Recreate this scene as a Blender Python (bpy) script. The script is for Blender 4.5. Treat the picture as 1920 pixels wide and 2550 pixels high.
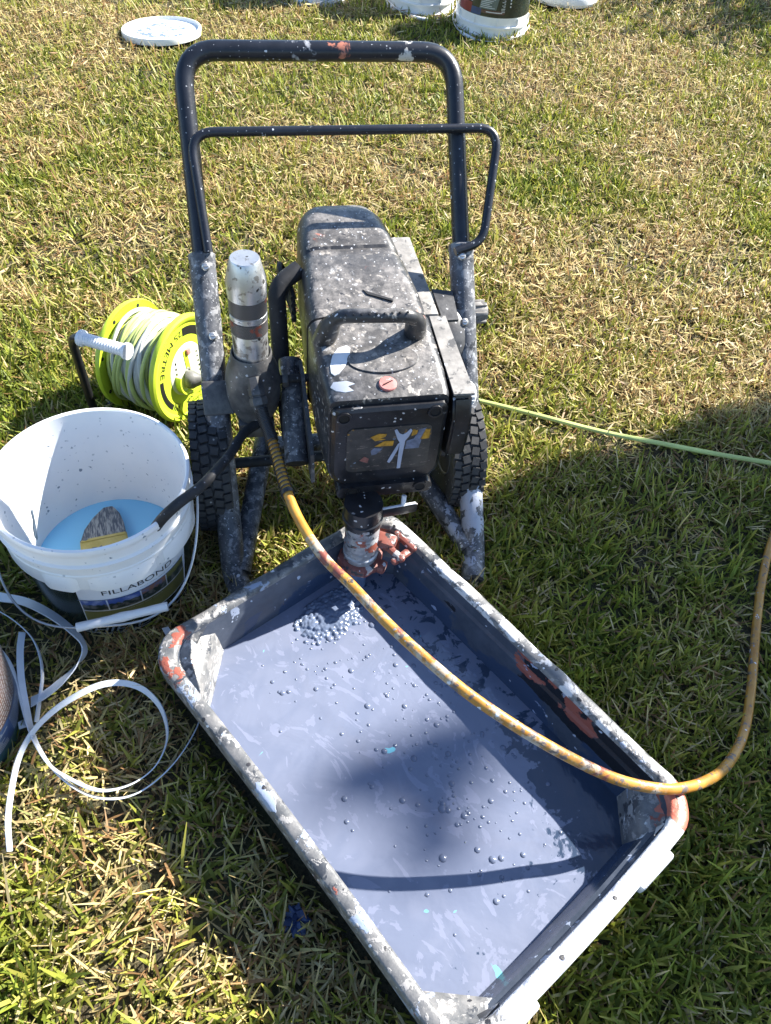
import bpy, bmesh, math, random
import numpy as np
from mathutils import Vector, Matrix, Euler

R = math.radians
random.seed(7); rng = np.random.default_rng(11)
for o in list(bpy.data.objects): bpy.data.objects.remove(o)
scene = bpy.context.scene
col = scene.collection

# ------------------------------------------------------------------ camera
pitch, roll, CAM_H = R(49.7), R(6.5), 1.28
Fv = Vector((0, math.cos(pitch), -math.sin(pitch)))
R0 = Vector((1, 0, 0)); U0 = Vector((0, math.sin(pitch), math.cos(pitch)))
Rv = math.cos(roll)*R0 + math.sin(roll)*U0
Uv = -math.sin(roll)*R0 + math.cos(roll)*U0
cam_d = bpy.data.cameras.new('camera'); cam = bpy.data.objects.new('camera', cam_d); col.objects.link(cam)
m = Matrix((( Rv.x, Uv.x, -Fv.x, 0), (Rv.y, Uv.y, -Fv.y, 0), (Rv.z, Uv.z, -Fv.z, CAM_H), (0, 0, 0, 1)))
cam.matrix_world = m
cam_d.sensor_fit = 'VERTICAL'; cam_d.sensor_height = 36; cam_d.sensor_width = 36
cam_d.lens = 36*1955/2550; cam_d.clip_start = .02; cam_d.clip_end = 400
scene.camera = cam

# ------------------------------------------------------------------ sky and sun
SUN_AZ, SUN_EL = R(35), R(38)          # azimuth from +X towards +Y
S = Vector((math.cos(SUN_EL)*math.cos(SUN_AZ), math.cos(SUN_EL)*math.sin(SUN_AZ), math.sin(SUN_EL)))
world = bpy.data.worlds.new('World'); scene.world = world; world.use_nodes = True
wn = world.node_tree; bg = wn.nodes['Background']
sky = wn.nodes.new('ShaderNodeTexSky'); sky.sky_type = 'NISHITA'; sky.sun_disc = False
sky.ozone_density = 2.5; sky.dust_density = .4; sky.sun_elevation = SUN_EL; sky.sun_rotation = math.pi/2 - SUN_AZ
wn.links.new(sky.outputs[0], bg.inputs[0]); bg.inputs[1].default_value = 0.08
sun_d = bpy.data.lights.new('sun', 'SUN'); sun = bpy.data.objects.new('sun', sun_d); col.objects.link(sun)
sun_d.energy = 5.0; sun_d.angle = R(.53); sun_d.color = (1, .95, .86)
sun.rotation_euler = S.to_track_quat('Z', 'Y').to_euler(); sun.location = (3, 2, 5)
scene.view_settings.view_transform = 'Standard'; scene.view_settings.look = 'None'
scene.view_settings.exposure = 1.75; scene.view_settings.gamma = 1
scene.view_settings.use_curve_mapping = False
scene.cycles.max_bounces = 6; scene.cycles.diffuse_bounces = 3; scene.cycles.glossy_bounces = 3
scene.cycles.transmission_bounces = 4; scene.cycles.transparent_max_bounces = 4
scene.cycles.caustics_reflective = False; scene.cycles.caustics_refractive = False

# ------------------------------------------------------------------ materials
class NT:
    def __init__(s, name):
        s.m = bpy.data.materials.new(name); s.m.use_nodes = True
        s.t = s.m.node_tree; s.b = s.t.nodes['Principled BSDF']; s.out = s.t.nodes['Material Output']
        s.tc = s.n('ShaderNodeTexCoord'); s.co = s.tc.outputs['Object']
    def n(s, ty, **k):
        x = s.t.nodes.new(ty)
        for a, v in k.items(): setattr(x, a, v)
        return x
    def l(s, a, b): s.t.links.new(a, b)
    def val(s, sock, v):
        if hasattr(v, 'is_output'): s.l(v, sock)
        else: sock.default_value = v
    def noise(s, scale, detail=4, rough=.55, dist=0, co=None, w=0):
        x = s.n('ShaderNodeTexNoise'); x.noise_dimensions = '4D'; x.inputs['W'].default_value = w
        x.inputs['Scale'].default_value = scale; x.inputs['Detail'].default_value = detail
        x.inputs['Roughness'].default_value = rough; x.inputs['Distortion'].default_value = dist
        s.l(co or s.co, x.inputs['Vector']); return x.outputs['Fac']
    def math(s, op, a, b=0, c=None, clamp=False):
        x = s.n('ShaderNodeMath', operation=op, use_clamp=clamp); s.val(x.inputs[0], a); s.val(x.inputs[1], b)
        if c is not None: s.val(x.inputs[2], c)
        return x.outputs[0]
    def step(s, v, lo, hi):
        x = s.n('ShaderNodeMapRange', interpolation_type='SMOOTHSTEP'); s.val(x.inputs[0], v)
        x.inputs[1].default_value = lo; x.inputs[2].default_value = hi; return x.outputs[0]
    def mix(s, f, a, b):
        x = s.n('ShaderNodeMix', data_type='RGBA'); s.val(x.inputs[0], f)
        for i, v in ((6, a), (7, b)):
            if hasattr(v, 'is_output'): s.l(v, x.inputs[i])
            else: x.inputs[i].default_value = (*v, 1)
        return x.outputs[2]
    def scaled(s, v, loc=(0, 0, 0), rot=(0, 0, 0)):
        x = s.n('ShaderNodeMapping'); x.inputs['Scale'].default_value = v; x.inputs['Location'].default_value = loc
        x.inputs['Rotation'].default_value = rot
        s.l(s.co, x.inputs[0]); return x.outputs[0]
    def axis(s, i):
        x = s.n('ShaderNodeSeparateXYZ'); s.l(s.co, x.inputs[0]); return x.outputs[i]
    def dots(s, scale, size, frac, w=0, stretch=None):
        v = s.n('ShaderNodeTexVoronoi'); v.voronoi_dimensions = '3D'; v.inputs['Scale'].default_value = scale
        mp = s.n('ShaderNodeMapping'); mp.inputs['Location'].default_value = (w, w*.7, w*.3)
        if stretch: mp.inputs['Scale'].default_value = stretch
        nz = s.n('ShaderNodeTexNoise'); nz.inputs['Scale'].default_value = scale*1.3; s.l(s.co, nz.inputs[0])
        ad = s.n('ShaderNodeVectorMath', operation='MULTIPLY_ADD'); ad.inputs[1].default_value = (.6/scale,)*3
        s.l(nz.outputs['Color'], ad.inputs[0]); s.l(s.co, ad.inputs[2])
        s.l(ad.outputs[0], mp.inputs[0]); s.l(mp.outputs[0], v.inputs['Vector'])
        sp = s.n('ShaderNodeSeparateColor'); s.l(v.outputs['Color'], sp.inputs[0])
        lim = s.math('MULTIPLY', s.math('LESS_THAN', sp.outputs[0], frac), s.math('MULTIPLY_ADD', sp.outputs[1], size*.8, size*.25))
        d = s.math('SUBTRACT', lim, v.outputs['Distance'])
        return s.step(d, 0, .04)
    def bump(s, h, strength, dist=.002):
        x = s.n('ShaderNodeBump'); x.inputs['Strength'].default_value = strength; x.inputs['Distance'].default_value = dist
        s.l(h, x.inputs['Height']); s.l(x.outputs[0], s.b.inputs['Normal'])
    def fin(s, colr, rough=.5, metal=0., spec=.5):
        if hasattr(colr, 'is_output'): s.l(colr, s.b.inputs['Base Color'])
        else: s.b.inputs['Base Color'].default_value = (*colr, 1)
        s.val(s.b.inputs['Roughness'], rough); s.val(s.b.inputs['Metallic'], metal)
        s.b.inputs['Specular IOR Level'].default_value = spec
        return s.m

def plain(name, c, rough=.5, metal=0., var=.12, scale=40, bump=0, spec=.5):
    t = NT(name); n = t.noise(scale, 5, .6)
    cc = t.mix(t.step(n, .3, .7), tuple(x*(1-var) for x in c), tuple(min(1, x*(1+var)) for x in c))
    if bump: t.bump(n, bump, .001)
    return t.fin(cc, rough, metal, spec)

def splat(name, base, base2, layers, dots, rough=.45, metal=0., bump=.25, scale=30, spec=.5, topdust=None):
    """worn paint: a base of two tones, blotch layers (colour, scale, lo, hi, seed, stretch) and specks"""
    t = NT(name)
    c = t.mix(t.step(t.noise(scale, 6, .65), .35, .65), base, base2)
    h = t.noise(scale*4, 4, .6)
    if topdust:
        g = t.n('ShaderNodeNewGeometry'); sp = t.n('ShaderNodeSeparateXYZ'); t.l(g.outputs['Normal'], sp.inputs[0])
        up = t.step(t.math('MULTIPLY_ADD', t.noise(34, 7, .72, w=9), .9, sp.outputs[2]), 1.26, 1.37)
        dc = t.mix(t.step(t.noise(55, 8, .75, w=12), .36, .64), (.075, .072, .07), (.22, .205, .195))
        dc = t.mix(t.step(t.noise(80, 6, .7, .6, w=14), .58, .64), dc, (.03, .031, .036))
        dc = t.mix(t.step(t.noise(45, 6, .68, .8, w=17), .60, .66), dc, (.42, .42, .43))
        dc = t.mix(t.step(t.noise(20, 5, .6, .5, w=19), .64, .69), dc, (.36, .15, .11)); dc = t.mix(t.math('MULTIPLY', t.step(t.noise(11, 6, .72, .6, w=23), .47, .60), .75), dc, (.045, .043, .043))
        c = t.mix(up, c, dc)
    for L in layers:
        colr, sc, lo, hi, seed = L[:5]; st = L[5] if len(L) > 5 else None; reg = L[6] if len(L) > 6 else None
        n = t.noise(sc, 5, .62, .4, co=t.scaled(st) if st else None, w=seed)
        if reg:
            for (ax, a, b, wgt) in reg:
                r = t.step(t.axis(ax), a, b) if a < b else t.math('SUBTRACT', 1, t.step(t.axis(ax), b, a))
                n = t.math('ADD', n, t.math('MULTIPLY', t.math('SUBTRACT', r, 1), wgt))
        f = t.step(n, lo, hi); c = t.mix(f, c, colr); h = t.math('ADD', h, t.math('MULTIPLY', f, .5))
    for (colr, sc, size, frac, seed) in dots:
        f = t.dots(sc, size, frac, seed); c = t.mix(f, c, colr); h = t.math('ADD', h, t.math('MULTIPLY', f, .6))
    if bump: t.bump(h, bump, .0012)
    return t.fin(c, rough, metal, spec)

WHITEP = (.62, .64, .68); BLUEG = (.20, .26, .36); TERRA = (.27, .08, .055); BLK = (.012, .013, .016)
M = {}
M['tube_up'] = splat('black tube', (.008, .010, .016), (.014, .017, .026),
    [((.30, .31, .34), 46, .50, .60, 41, None, [(0, -.065, -.05, .5), (0, .0, -.012, .5), (2, .722, .73, .5)]), ((.40, .15, .10), 46, .49, .57, 42, None, [(0, .0, .012, .5), (0, .06, .048, .5), (2, .722, .73, .5)]), ((.55, .53, .50), 50, .47, .54, 43, None, [(0, .125, .132, .5), (0, .172, .162, .5), (2, .722, .73, .5)]), ((.34, .36, .40), 26, .685, .70, 1), (TERRA, 13, .745, .755, 2), (BLUEG, 46, .69, .72, 3), ((.2, .205, .22), 90, .66, .70, 7)],
    [(WHITEP, 75, .24, .09, 1), ((.3, .32, .36), 190, .3, .2, 5)], rough=.34, bump=.25)
M['tube_low'] = splat('splattered frame tube', (.05, .054, .064), (.115, .12, .135),
    [((.24, .245, .26), 60, .50, .60, 1), ((.018, .02, .026), 38, .60, .66, 3), ((.38, .39, .42), 90, .60, .66, 11), (WHITEP, 30, .70, .72, 4), (TERRA, 18, .74, .755, 2),
     ((.36, .39, .47), 30, .42, .44, 31, (1, 1, .4), [(0, .15, .2, .5), (2, .03, .10, .16), (2, .20, .10, .22)])],
    [(WHITEP, 70, .26, .13, 1), ((.45, .47, .52), 150, .3, .35, 5), ((.3, .31, .34), 260, .3, .4, 8)], rough=.42, bump=.4)
M['housing'] = splat('splattered housing', (.017, .018, .022), (.042, .043, .048),
    [((.30, .275, .25), 60, .57, .64, 8), ((.42, .41, .41), 80, .655, .69, 1), (TERRA, 17, .735, .75, 2), (BLUEG, 70, .67, .70, 3)],
    [(WHITEP, 60, .3, .05, 1), ((.45, .46, .5), 170, .33, .22, 5)], rough=.4, bump=.4, topdust=1)
M['black_face'] = splat('black front', (.010, .010, .012), (.02, .02, .023),
    [((.22, .21, .21), 46, .64, .68, 8, (1, 1, 3)), (WHITEP, 60, .70, .73, 1, (1, 1, 4)), (BLUEG, 50, .72, .75, 3, (1, 1, 3)), (TERRA, 50, .73, .76, 2, (1, 1, 3))],
    [((.5, .5, .52), 90, .3, .25, 5)], rough=.3, bump=.4)
M['dark_cast'] = splat('dark cast metal', (.045, .045, .048), (.11, .108, .108),
    [((.2, .19, .18), 50, .62, .7, 8), (TERRA, 24, .72, .75, 2)], [((.5, .5, .53), 110, .28, .28, 5)], rough=.4, bump=.3)
M['box_grey'] = splat('dusty grey box', (.15, .143, .136), (.27, .255, .24),
    [((.06, .06, .062), 40, .56, .62, 8), ((.40, .39, .38), 60, .62, .68, 3)], [(WHITEP, 70, .3, .3, 5), ((.08, .08, .08), 90, .25, .12, 2)], rough=.6, bump=.2)
M['silver'] = splat('worn silver', (.52, .53, .54), (.62, .63, .64),
    [((.13, .115, .11), 46, .54, .62, 8, (1, 1, .7), [(2, .53, .45, .06)]), ((.3, .29, .28), 70, .55, .6, 18), (TERRA, 26, .66, .69, 2, None, [(2, .48, .44, .16)]), ((.08, .08, .08), 70, .66, .70, 4)],
    [((.06, .06, .06), 90, .33, .22, 5)], rough=.33, metal=.75, bump=.25)
t = NT('knurled band'); k1 = t.n('ShaderNodeTexChecker'); k1.inputs['Scale'].default_value = 700; t.l(t.co, k1.inputs[0])
c = t.mix(k1.outputs[1], (.05, .045, .045), (.16, .15, .15)); c = t.mix(t.step(t.noise(32, 5, w=2), .60, .63), c, TERRA)
M['knurl'] = t.fin(c, .5, .4)
M['pump'] = splat('painted pump steel', (.42, .42, .43), (.2, .2, .22),
    [((.05, .05, .055), 45, .56, .60, 8, (1, 1, 2.2)), (TERRA, 26, .57, .60, 2), (WHITEP, 34, .62, .65, 1), (BLUEG, 30, .64, .67, 3)],
    [(WHITEP, 80, .3, .2, 5)], rough=.35, metal=.25, bump=.5)
M['pump_foot'] = splat('painted pump foot', (.17, .052, .042), (.23, .08, .062),
    [((.03, .03, .035), 50, .54, .58, 8), ((.40, .38, .38), 34, .57, .60, 1), (BLUEG, 30, .64, .67, 3)], [(WHITEP, 80, .3, .2, 5)], rough=.35, bump=.5)
M['pump_wet'] = splat('wet blue tube', (.08, .12, .2), (.16, .22, .34), [(WHITEP, 60, .64, .68, 1, (1, 1, .3))], [], rough=.15, bump=.3)
M['tyre'] = splat('dusty rubber', (.028, .029, .032), (.05, .05, .053), [((.11, .105, .1), 40, .6, .72, 1)], [((.3, .3, .3), 120, .25, .12, 5)], rough=.75, bump=.2)
M['rim'] = plain('wheel rim', (.12, .12, .125), .5)
M['blackpl'] = splat('black rubber', (.016, .017, .020), (.03, .031, .035), [((.09, .09, .095), 40, .62, .70, 1)], [((.22, .23, .26), 120, .28, .2, 5)], rough=.62, spec=.3, bump=.2)
M['hole'] = plain('dark hole', (.006, .006, .007), .8)
M['cap_red'] = splat('faded red cap', (.50, .17, .15), (.58, .25, .23), [(WHITEP, 120, .66, .7, 1)], [], rough=.5)
M['label_print'] = splat('warning label', (.03, .028, .026), (.06, .055, .05),
    [((.32, .16, .02), 46, .60, .62, 21, None, [(2, .345, .375, .3)]), ((.16, .13, .12), 60, .58, .64, 8, (1, 1, 3)), (BLUEG, 30, .66, .69, 3, (1, 1, 2)), (TERRA, 60, .71, .74, 2, (1, 1, 3)), (WHITEP, 70, .72, .74, 1, (1, 1, 4))], [], rough=.35, bump=.3)
M['white_drip'] = plain('white paint drip', (.62, .64, .68), .4, var=.06, bump=.2)
M['lilac_drip'] = plain('lilac paint drip', (.36, .40, .52), .35, var=.06, bump=.2)
M['screw'] = plain('screw', (.55, .55, .55), .35, .8)
M['hose'] = splat('painted orange hose', (.36, .155, .02), (.46, .235, .04),
    [((.42, .36, .28), 38, .48, .60, 1, None, [(0, .06, -.12, .22)]), ((.12, .10, .095), 60, .54, .62, 8), ((.2, .058, .042), 17, .53, .60, 2, None, [(0, .1, -.05, .10)]), ((.04, .04, .045), 64, .64, .67, 6)],
    [(WHITEP, 70, .3, .25, 5), ((.25, .25, .27), 110, .3, .25, 2)], rough=.4, bump=.3)
M['hose_clean'] = splat('orange hose near the spring', (.42, .19, .025), (.5, .27, .045), [((.2, .12, .06), 50, .58, .66, 3), ((.5, .48, .42), 40, .66, .72, 1)], [], rough=.4, bump=.2)
M['spring'] = plain('blackened spring', (.05, .05, .055), .35, .5)

# tray: dried slate paint, splashes
M['tray'] = splat('tray wall under old paint', (.045, .056, .078), (.07, .082, .108),
    [(BLK, 7, .60, .61, 5, (1, 1, 2), [(1, .12, .2, .25), (2, .075, .09, .25)]), ((.012, .013, .016), 12, .40, .44, 51, None, [(0, .0, .05, .3), (0, .34, .28, .3), (1, .185, .205, .4), (2, .07, .082, .3)]), (TERRA, 20, .46, .485, 52, (.7, 1, 1), [(0, -.03, .03, .3), (0, .24, .17, .3), (1, .185, .205, .4), (2, .088, .10, .3)]), (TERRA, 9, .60, .61, 2, (1, 1, 1.5), [(1, .16, .2, .3), (2, .09, .105, .3)]),
     ((.26, .30, .39), 15, .62, .63, 1, (1.6, 1.6, .8)), ((.032, .052, .10), 10, .40, .46, 15, (1, 1, 1), [(1, -.1, .2, .10), (2, .092, .076, .5)]),
     ((.30, .36, .50), 26, .635, .655, 19, (.45, 2.2, 1), [(1, .14, .19, .2)])],
    [((.4, .45, .55), 70, .28, .12, 5)], rough=.24, bump=.35, scale=18)
M['tray_rim'] = splat('tray rim crusted with paint', (.085, .09, .097), (.19, .186, .184),
    [((.045, .05, .06), 22, .55, .60, 6), ((.28, .33, .43), 17, .57, .59, 3), ((.30, .29, .285), 60, .54, .60, 21), ((.56, .56, .57), 26, .50, .55, 1, None, [(1, .20, .25, .13)]), (TERRA, 11, .63, .645, 2), ((.68, .69, .71), 12, .36, .42, 14, None, [(0, .30, .36, .6)]), ((.42, .45, .55), 16, .54, .60, 24, None, [(0, .30, .36, .6)]), ((.46, .135, .09), 12, .38, .40, 17, None, [(0, .30, .34, .5), (1, .17, .21, .5)])],
    [((.7, .72, .76), 90, .3, .22, 5), ((.03, .03, .035), 70, .3, .2, 3)], rough=.38, bump=.7)
M['tray_out'] = splat('tray outside', (.02, .022, .026), (.05, .053, .06), [((.26, .28, .32), 30, .62, .66, 1, (1, 1, 3)), (TERRA, 20, .72, .74, 2)], [((.5, .5, .52), 90, .28, .2, 5)], rough=.4, bump=.3)

# wet paint
t = NT('wet blue grey paint')
sw = t.noise(7, 3, .5, 2.2); sw2 = t.noise(9, 4, .55, 4.0, w=3, co=t.scaled((1, 1.6, 1)))
c = t.mix(t.step(sw, .38, .62), (.140, .162, .232), (.160, .181, .252))
c = t.mix(t.math('MULTIPLY', t.step(sw2, .56, .60), .55), c, (.215, .235, .325))
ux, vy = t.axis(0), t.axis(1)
# darker, blotchy tone towards the right wall and the front right corner
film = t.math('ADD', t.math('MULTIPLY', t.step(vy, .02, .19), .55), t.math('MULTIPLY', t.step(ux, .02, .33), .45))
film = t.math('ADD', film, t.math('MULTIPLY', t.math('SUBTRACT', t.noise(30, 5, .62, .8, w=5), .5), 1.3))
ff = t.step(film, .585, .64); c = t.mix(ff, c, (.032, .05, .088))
cy = t.step(t.noise(16, 3, .5, 1.2, w=8), .715, .73); c = t.mix(cy, c, (.16, .45, .55))
rip = t.math('ADD', t.noise(9, 3, .5, 1.5, w=2), t.math('MULTIPLY', t.noise(70, 3, .5, 1, w=4), t.math('MULTIPLY_ADD', t.step(ux, .0, .3), .10, .012)))
t.bump(rip, .22, .01)
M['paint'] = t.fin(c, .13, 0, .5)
M['bubble'] = plain('paint bubble', (.125, .148, .215), .16, var=.05, spec=.5)
M['foam'] = plain('paint foam', (.115, .145, .215), .2, var=.15, scale=60, spec=.7)

# buckets
t = NT('white bucket plastic'); n = t.noise(14, 3)
c = t.mix(t.step(n, .3, .7), (.74, .75, .76), (.79, .79, .79)); c = t.mix(t.dots(62, .22, .16, 3), c, (.2, .24, .29)); c = t.mix(t.math('MULTIPLY', t.dots(120, .3, .25, 7), .6), c, (.3, .33, .37))
c = t.mix(t.math('MULTIPLY', t.step(t.noise(50, 6, .7, w=4), .62, .72), .25), c, (.45, .47, .5)); t.b.inputs['Subsurface Weight'].default_value = .0
M['bucket'] = t.fin(c, .35)
M['bucket_far'] = plain('white pail plastic', (.78, .78, .78), .4, var=.03)
M['label_dark'] = splat('dark printed label', (.010, .018, .016), (.02, .032, .028), [((.06, .075, .02), 14, .62, .70, 2)], [], rough=.22, bump=0)
M['label_white'] = plain('white label print', (.68, .70, .76), .3, var=.02)
M['label_olive'] = plain('olive label print', (.16, .15, .05), .3, var=.15, scale=14)
t = NT('landscape sky print'); M['photo_sky'] = t.fin(t.mix(t.step(t.noise(45, 4), .45, .65), (.05, .09, .28), (.30, .33, .5)), .3)
t = NT('landscape ground print'); M['photo_ground'] = t.fin(t.mix(t.step(t.noise(90, 4), .45, .6), (.02, .035, .03), (.16, .15, .14)), .3)
t = NT('sunset print'); M['photo_warm'] = t.fin(t.mix(t.step(t.noise(70, 4), .45, .6), (.25, .12, .08), (.12, .13, .22)), .3)
M['ink'] = plain('black ink', (.012, .012, .015), .35, var=0)
M['label_photo'] = plain('dried slate smear', (.06, .085, .12), .4, var=.3)
M['ink_white'] = plain('white ink', (.62, .64, .64), .35, var=0)
M['ink_grey'] = plain('grey ink', (.30, .33, .36), .35, var=0)
M['ink_green'] = plain('lime ink', (.45, .55, .16), .35, var=0)
M['ink_brown'] = plain('brown print', (.085, .035, .025), .35, var=.2)
M['ink_yellow'] = plain('worn yellow print', (.42, .22, .02), .4, var=.35, scale=120)
M['ink_terra'] = plain('terracotta smear', (.22, .09, .075), .4, var=.3, scale=90)
M['lilac_dark'] = plain('dull lilac smear', (.13, .155, .23), .4, var=.3, scale=90)
M['ink_red'] = plain('red print', (.20, .02, .02), .35, var=.2)
M['ink_blue'] = plain('blue print', (.02, .05, .14), .35, var=.2)
M['ink_teal'] = plain('teal print', (.025, .075, .10), .3, var=.3)
M['ink_panel'] = plain('grey green panel print', (.10, .13, .12), .35, var=.2)
M['wire'] = plain('galvanised wire', (.50, .52, .55), .35, .7)
M['grip_white'] = plain('white grip plastic', (.70, .71, .73), .4, var=.03)
t = NT('blue wash water'); M['bluewater'] = t.fin(t.mix(t.step(t.noise(6, 2), .3, .7), (.20, .52, .80), (.24, .58, .84)), .12)
M['brush_yellow'] = splat('worn yellow ferrule', (.42, .33, .08), (.52, .42, .14), [((.10, .12, .15), 22, .60, .63, 1)], [((.1, .1, .1), 90, .25, .1, 5)], rough=.4, bump=.2)
t = NT('bristles'); M['bristle'] = t.fin(t.mix(t.step(t.noise(55, 4, co=t.scaled((6, 1, 1))), .42, .62), (.07, .085, .11), (.30, .31, .30)), .7)
# reel
M['lime'] = plain('lime plastic', (.52, .66, .045), .35, var=.05)
M['cable_lime'] = plain('lime grey cable', (.50, .58, .20), .42, var=.2, scale=9)
M['cable_grey'] = plain('grey white cable', (.52, .54, .50), .42, var=.12, scale=9)
M['reel_white'] = plain('white reel face', (.74, .78, .62), .4, var=.04)
M['plug'] = splat('grey plug', (.09, .09, .088), (.16, .158, .15), [((.24, .235, .22), 80, .6, .68, 2)], [], rough=.5)
M['frame_black'] = plain('black powder coat', (.013, .013, .015), .3, var=.2)
t = NT('lid under splashed paint'); c = t.mix(t.step(t.noise(26, 4, .6, 1.6, w=3), .50, .52), (.78, .79, .80), (.14, .18, .26))
rr = t.n('ShaderNodeVectorMath', operation='LENGTH'); t.l(t.co, rr.inputs[0])
c = t.mix(t.step(rr.outputs['Value'], .095, .125), c, (.78, .79, .79)); M['lid'] = t.fin(c, .35)
M['strap'] = plain('white strap plastic', (.66, .70, .76), .38, var=.04)
M['blue_film'] = plain('blue film', (.018, .035, .095), .35, var=.4)
M['bark'] = plain('bark', (.12, .085, .06), .9, var=.3, bump=.5)
t = NT('leaf'); oi = t.n('ShaderNodeObjectInfo'); M['leaf'] = t.fin(t.mix(t.step(t.noise(3, 4), .35, .65), (.035, .07, .018), (.075, .12, .03)), .5)

# ------------------------------------------------------------------ mesh helpers
def obj(name, bm, mat, parent=None, smooth=True, angle=38):
    me = bpy.data.meshes.new(name); bmesh.ops.recalc_face_normals(bm, faces=bm.faces[:]); bm.to_mesh(me); bm.free()
    if smooth:
        me.shade_smooth(); me.set_sharp_from_angle(angle=R(angle))
    if mat is not None: me.materials.append(M[mat] if isinstance(mat, str) else mat)
    o = bpy.data.objects.new(name, me); col.objects.link(o)
    if parent: o.parent = parent
    return o
def tag(o, label, cat, group=None, kind=None):
    o['label'] = label; o['category'] = cat
    if group: o['group'] = group
    if kind: o['kind'] = kind
    return o
def thing(name, label, cat, loc=(0, 0, 0), rz=0, group=None):
    o = bpy.data.objects.new(name, None); o.empty_display_size = .05; col.objects.link(o)
    o.location = loc; o.rotation_euler = (0, 0, rz); return tag(o, label, cat, group)
def NB(): return bmesh.new()
def V(*a): return Vector(a)

def fillet(pts, rad, n=6):
    pts = [Vector(p) for p in pts]; out = [pts[0]]
    for i in range(1, len(pts)-1):
        a, b, c = pts[i-1], pts[i], pts[i+1]; d1, d2 = (a-b), (c-b)
        r = min(rad, d1.length*.49, d2.length*.49); p0 = b+d1.normalized()*r; p1 = b+d2.normalized()*r
        for k in range(n+1):
            u = k/n; out.append((1-u)**2*p0 + 2*u*(1-u)*b + u*u*p1)
    return out+[pts[-1]]
def spline(pts, n=6):
    P = [Vector(p) for p in pts]; P = [2*P[0]-P[1]]+P+[2*P[-1]-P[-2]]; out = []
    for i in range(1, len(P)-2):
        for k in range(n):
            u = k/n; a, b, c, d = P[i-1:i+3]
            out.append(.5*((2*b)+(c-a)*u+(2*a-5*b+4*c-d)*u*u+(3*b-a-3*c+d)*u**3))
    return out+[P[-2]]
def tube(bm, pts, r, seg=12, cap=True, flat=None):
    pts = [Vector(p) for p in pts]; n = len(pts); rings = []
    up = None
    for i, p in enumerate(pts):
        tg = (pts[min(i+1, n-1)]-pts[max(i-1, 0)]).normalized()
        if up is None:
            up = tg.orthogonal().normalized() if flat is None else (flat-tg*flat.dot(tg)).normalized()
        else:
            up = (up-tg*up.dot(tg)); up = up.normalized() if up.length > 1e-6 else tg.orthogonal().normalized()
        sd = tg.cross(up); rr = r[i] if hasattr(r, '__len__') else r
        rings.append([bm.verts.new(p+up*(rr*math.cos(2*math.pi*k/seg))+sd*(rr*math.sin(2*math.pi*k/seg))) for k in range(seg)])
    for a, b in zip(rings, rings[1:]):
        for k in range(seg): bm.faces.new((a[k], a[(k+1) % seg], b[(k+1) % seg], b[k]))
    if cap:
        bm.faces.new(rings[0][::-1]); bm.faces.new(rings[-1])
    return bm
def frame(axis):
    z = Vector(axis).normalized(); x = z.orthogonal().normalized(); y = z.cross(x)
    return x, y, z
def lathe(bm, prof, origin=(0, 0, 0), axis=(0, 0, 1), seg=32, cap=True, a0=0., a1=2*math.pi):
    x, y, z = frame(axis) if tuple(axis) != (0, 0, 1) else (V(1, 0, 0), V(0, 1, 0), V(0, 0, 1))
    o = Vector(origin); full = abs(a1-a0-2*math.pi) < 1e-6; rings = []; nn = seg if full else seg+1
    for (r, h) in prof:
        rings.append([bm.verts.new(o+z*h+x*(r*math.cos(a0+(a1-a0)*k/seg))+y*(r*math.sin(a0+(a1-a0)*k/seg))) for k in range(nn)])
    for a, b in zip(rings, rings[1:]):
        for k in range(seg if full else seg):
            bm.faces.new((a[k], a[(k+1) % nn], b[(k+1) % nn], b[k]))
    if cap and full:
        if prof[0][0] > 1e-5: bm.faces.new(rings[0][::-1])
        if prof[-1][0] > 1e-5: bm.faces.new(rings[-1])
    return bm
def box(bm, c, size, bev=.003, rot=None, seg=2):
    r = bmesh.ops.create_cube(bm, size=1); vs = r['verts']
    mt = Matrix.Translation(Vector(c)) @ (rot.to_4x4() if rot is not None else Matrix()) @ Matrix.Diagonal((*size, 1))
    bmesh.ops.transform(bm, matrix=mt, verts=vs)
    if bev:
        es = list({e for v in vs for e in v.link_edges})
        bmesh.ops.bevel(bm, geom=es, offset=bev, segments=seg, affect='EDGES', profile=.5)
    return bm
def prism(bm, pts, nrm, thick):
    nrm = Vector(nrm).normalized()*thick
    a = [bm.verts.new(Vector(p)) for p in pts]; b = [bm.verts.new(Vector(p)+nrm) for p in pts]
    bm.faces.new(a[::-1]); bm.faces.new(b); n = len(a)
    for i in range(n): bm.faces.new((a[i], a[(i+1) % n], b[(i+1) % n], b[i]))
    return bm
def loft(bm, secs, cap=True):
    rings = [[bm.verts.new(Vector(p)) for p in s] for s in secs]; n = len(rings[0])
    for a, b in zip(rings, rings[1:]):
        for k in range(n): bm.faces.new((a[k], a[(k+1) % n], b[(k+1) % n], b[k]))
    if cap: bm.faces.new(rings[0][::-1]); bm.faces.new(rings[-1])
    return bm
def rrect(x0, x1, z0, z1, r, y, n=5, rb=None):
    pts = []; rb = r if rb is None else rb
    for (cx, cz, a, rr) in ((x1-r, z1-r, 0, r), (x0+r, z1-r, 90, r), (x0+rb, z0+rb, 180, rb), (x1-rb, z0+rb, 270, rb)):
        for k in range(n+1):
            an = R(a+90*k/n); pts.append(V(cx+rr*math.cos(an), y, cz+rr*math.sin(an)))
    return pts
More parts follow.
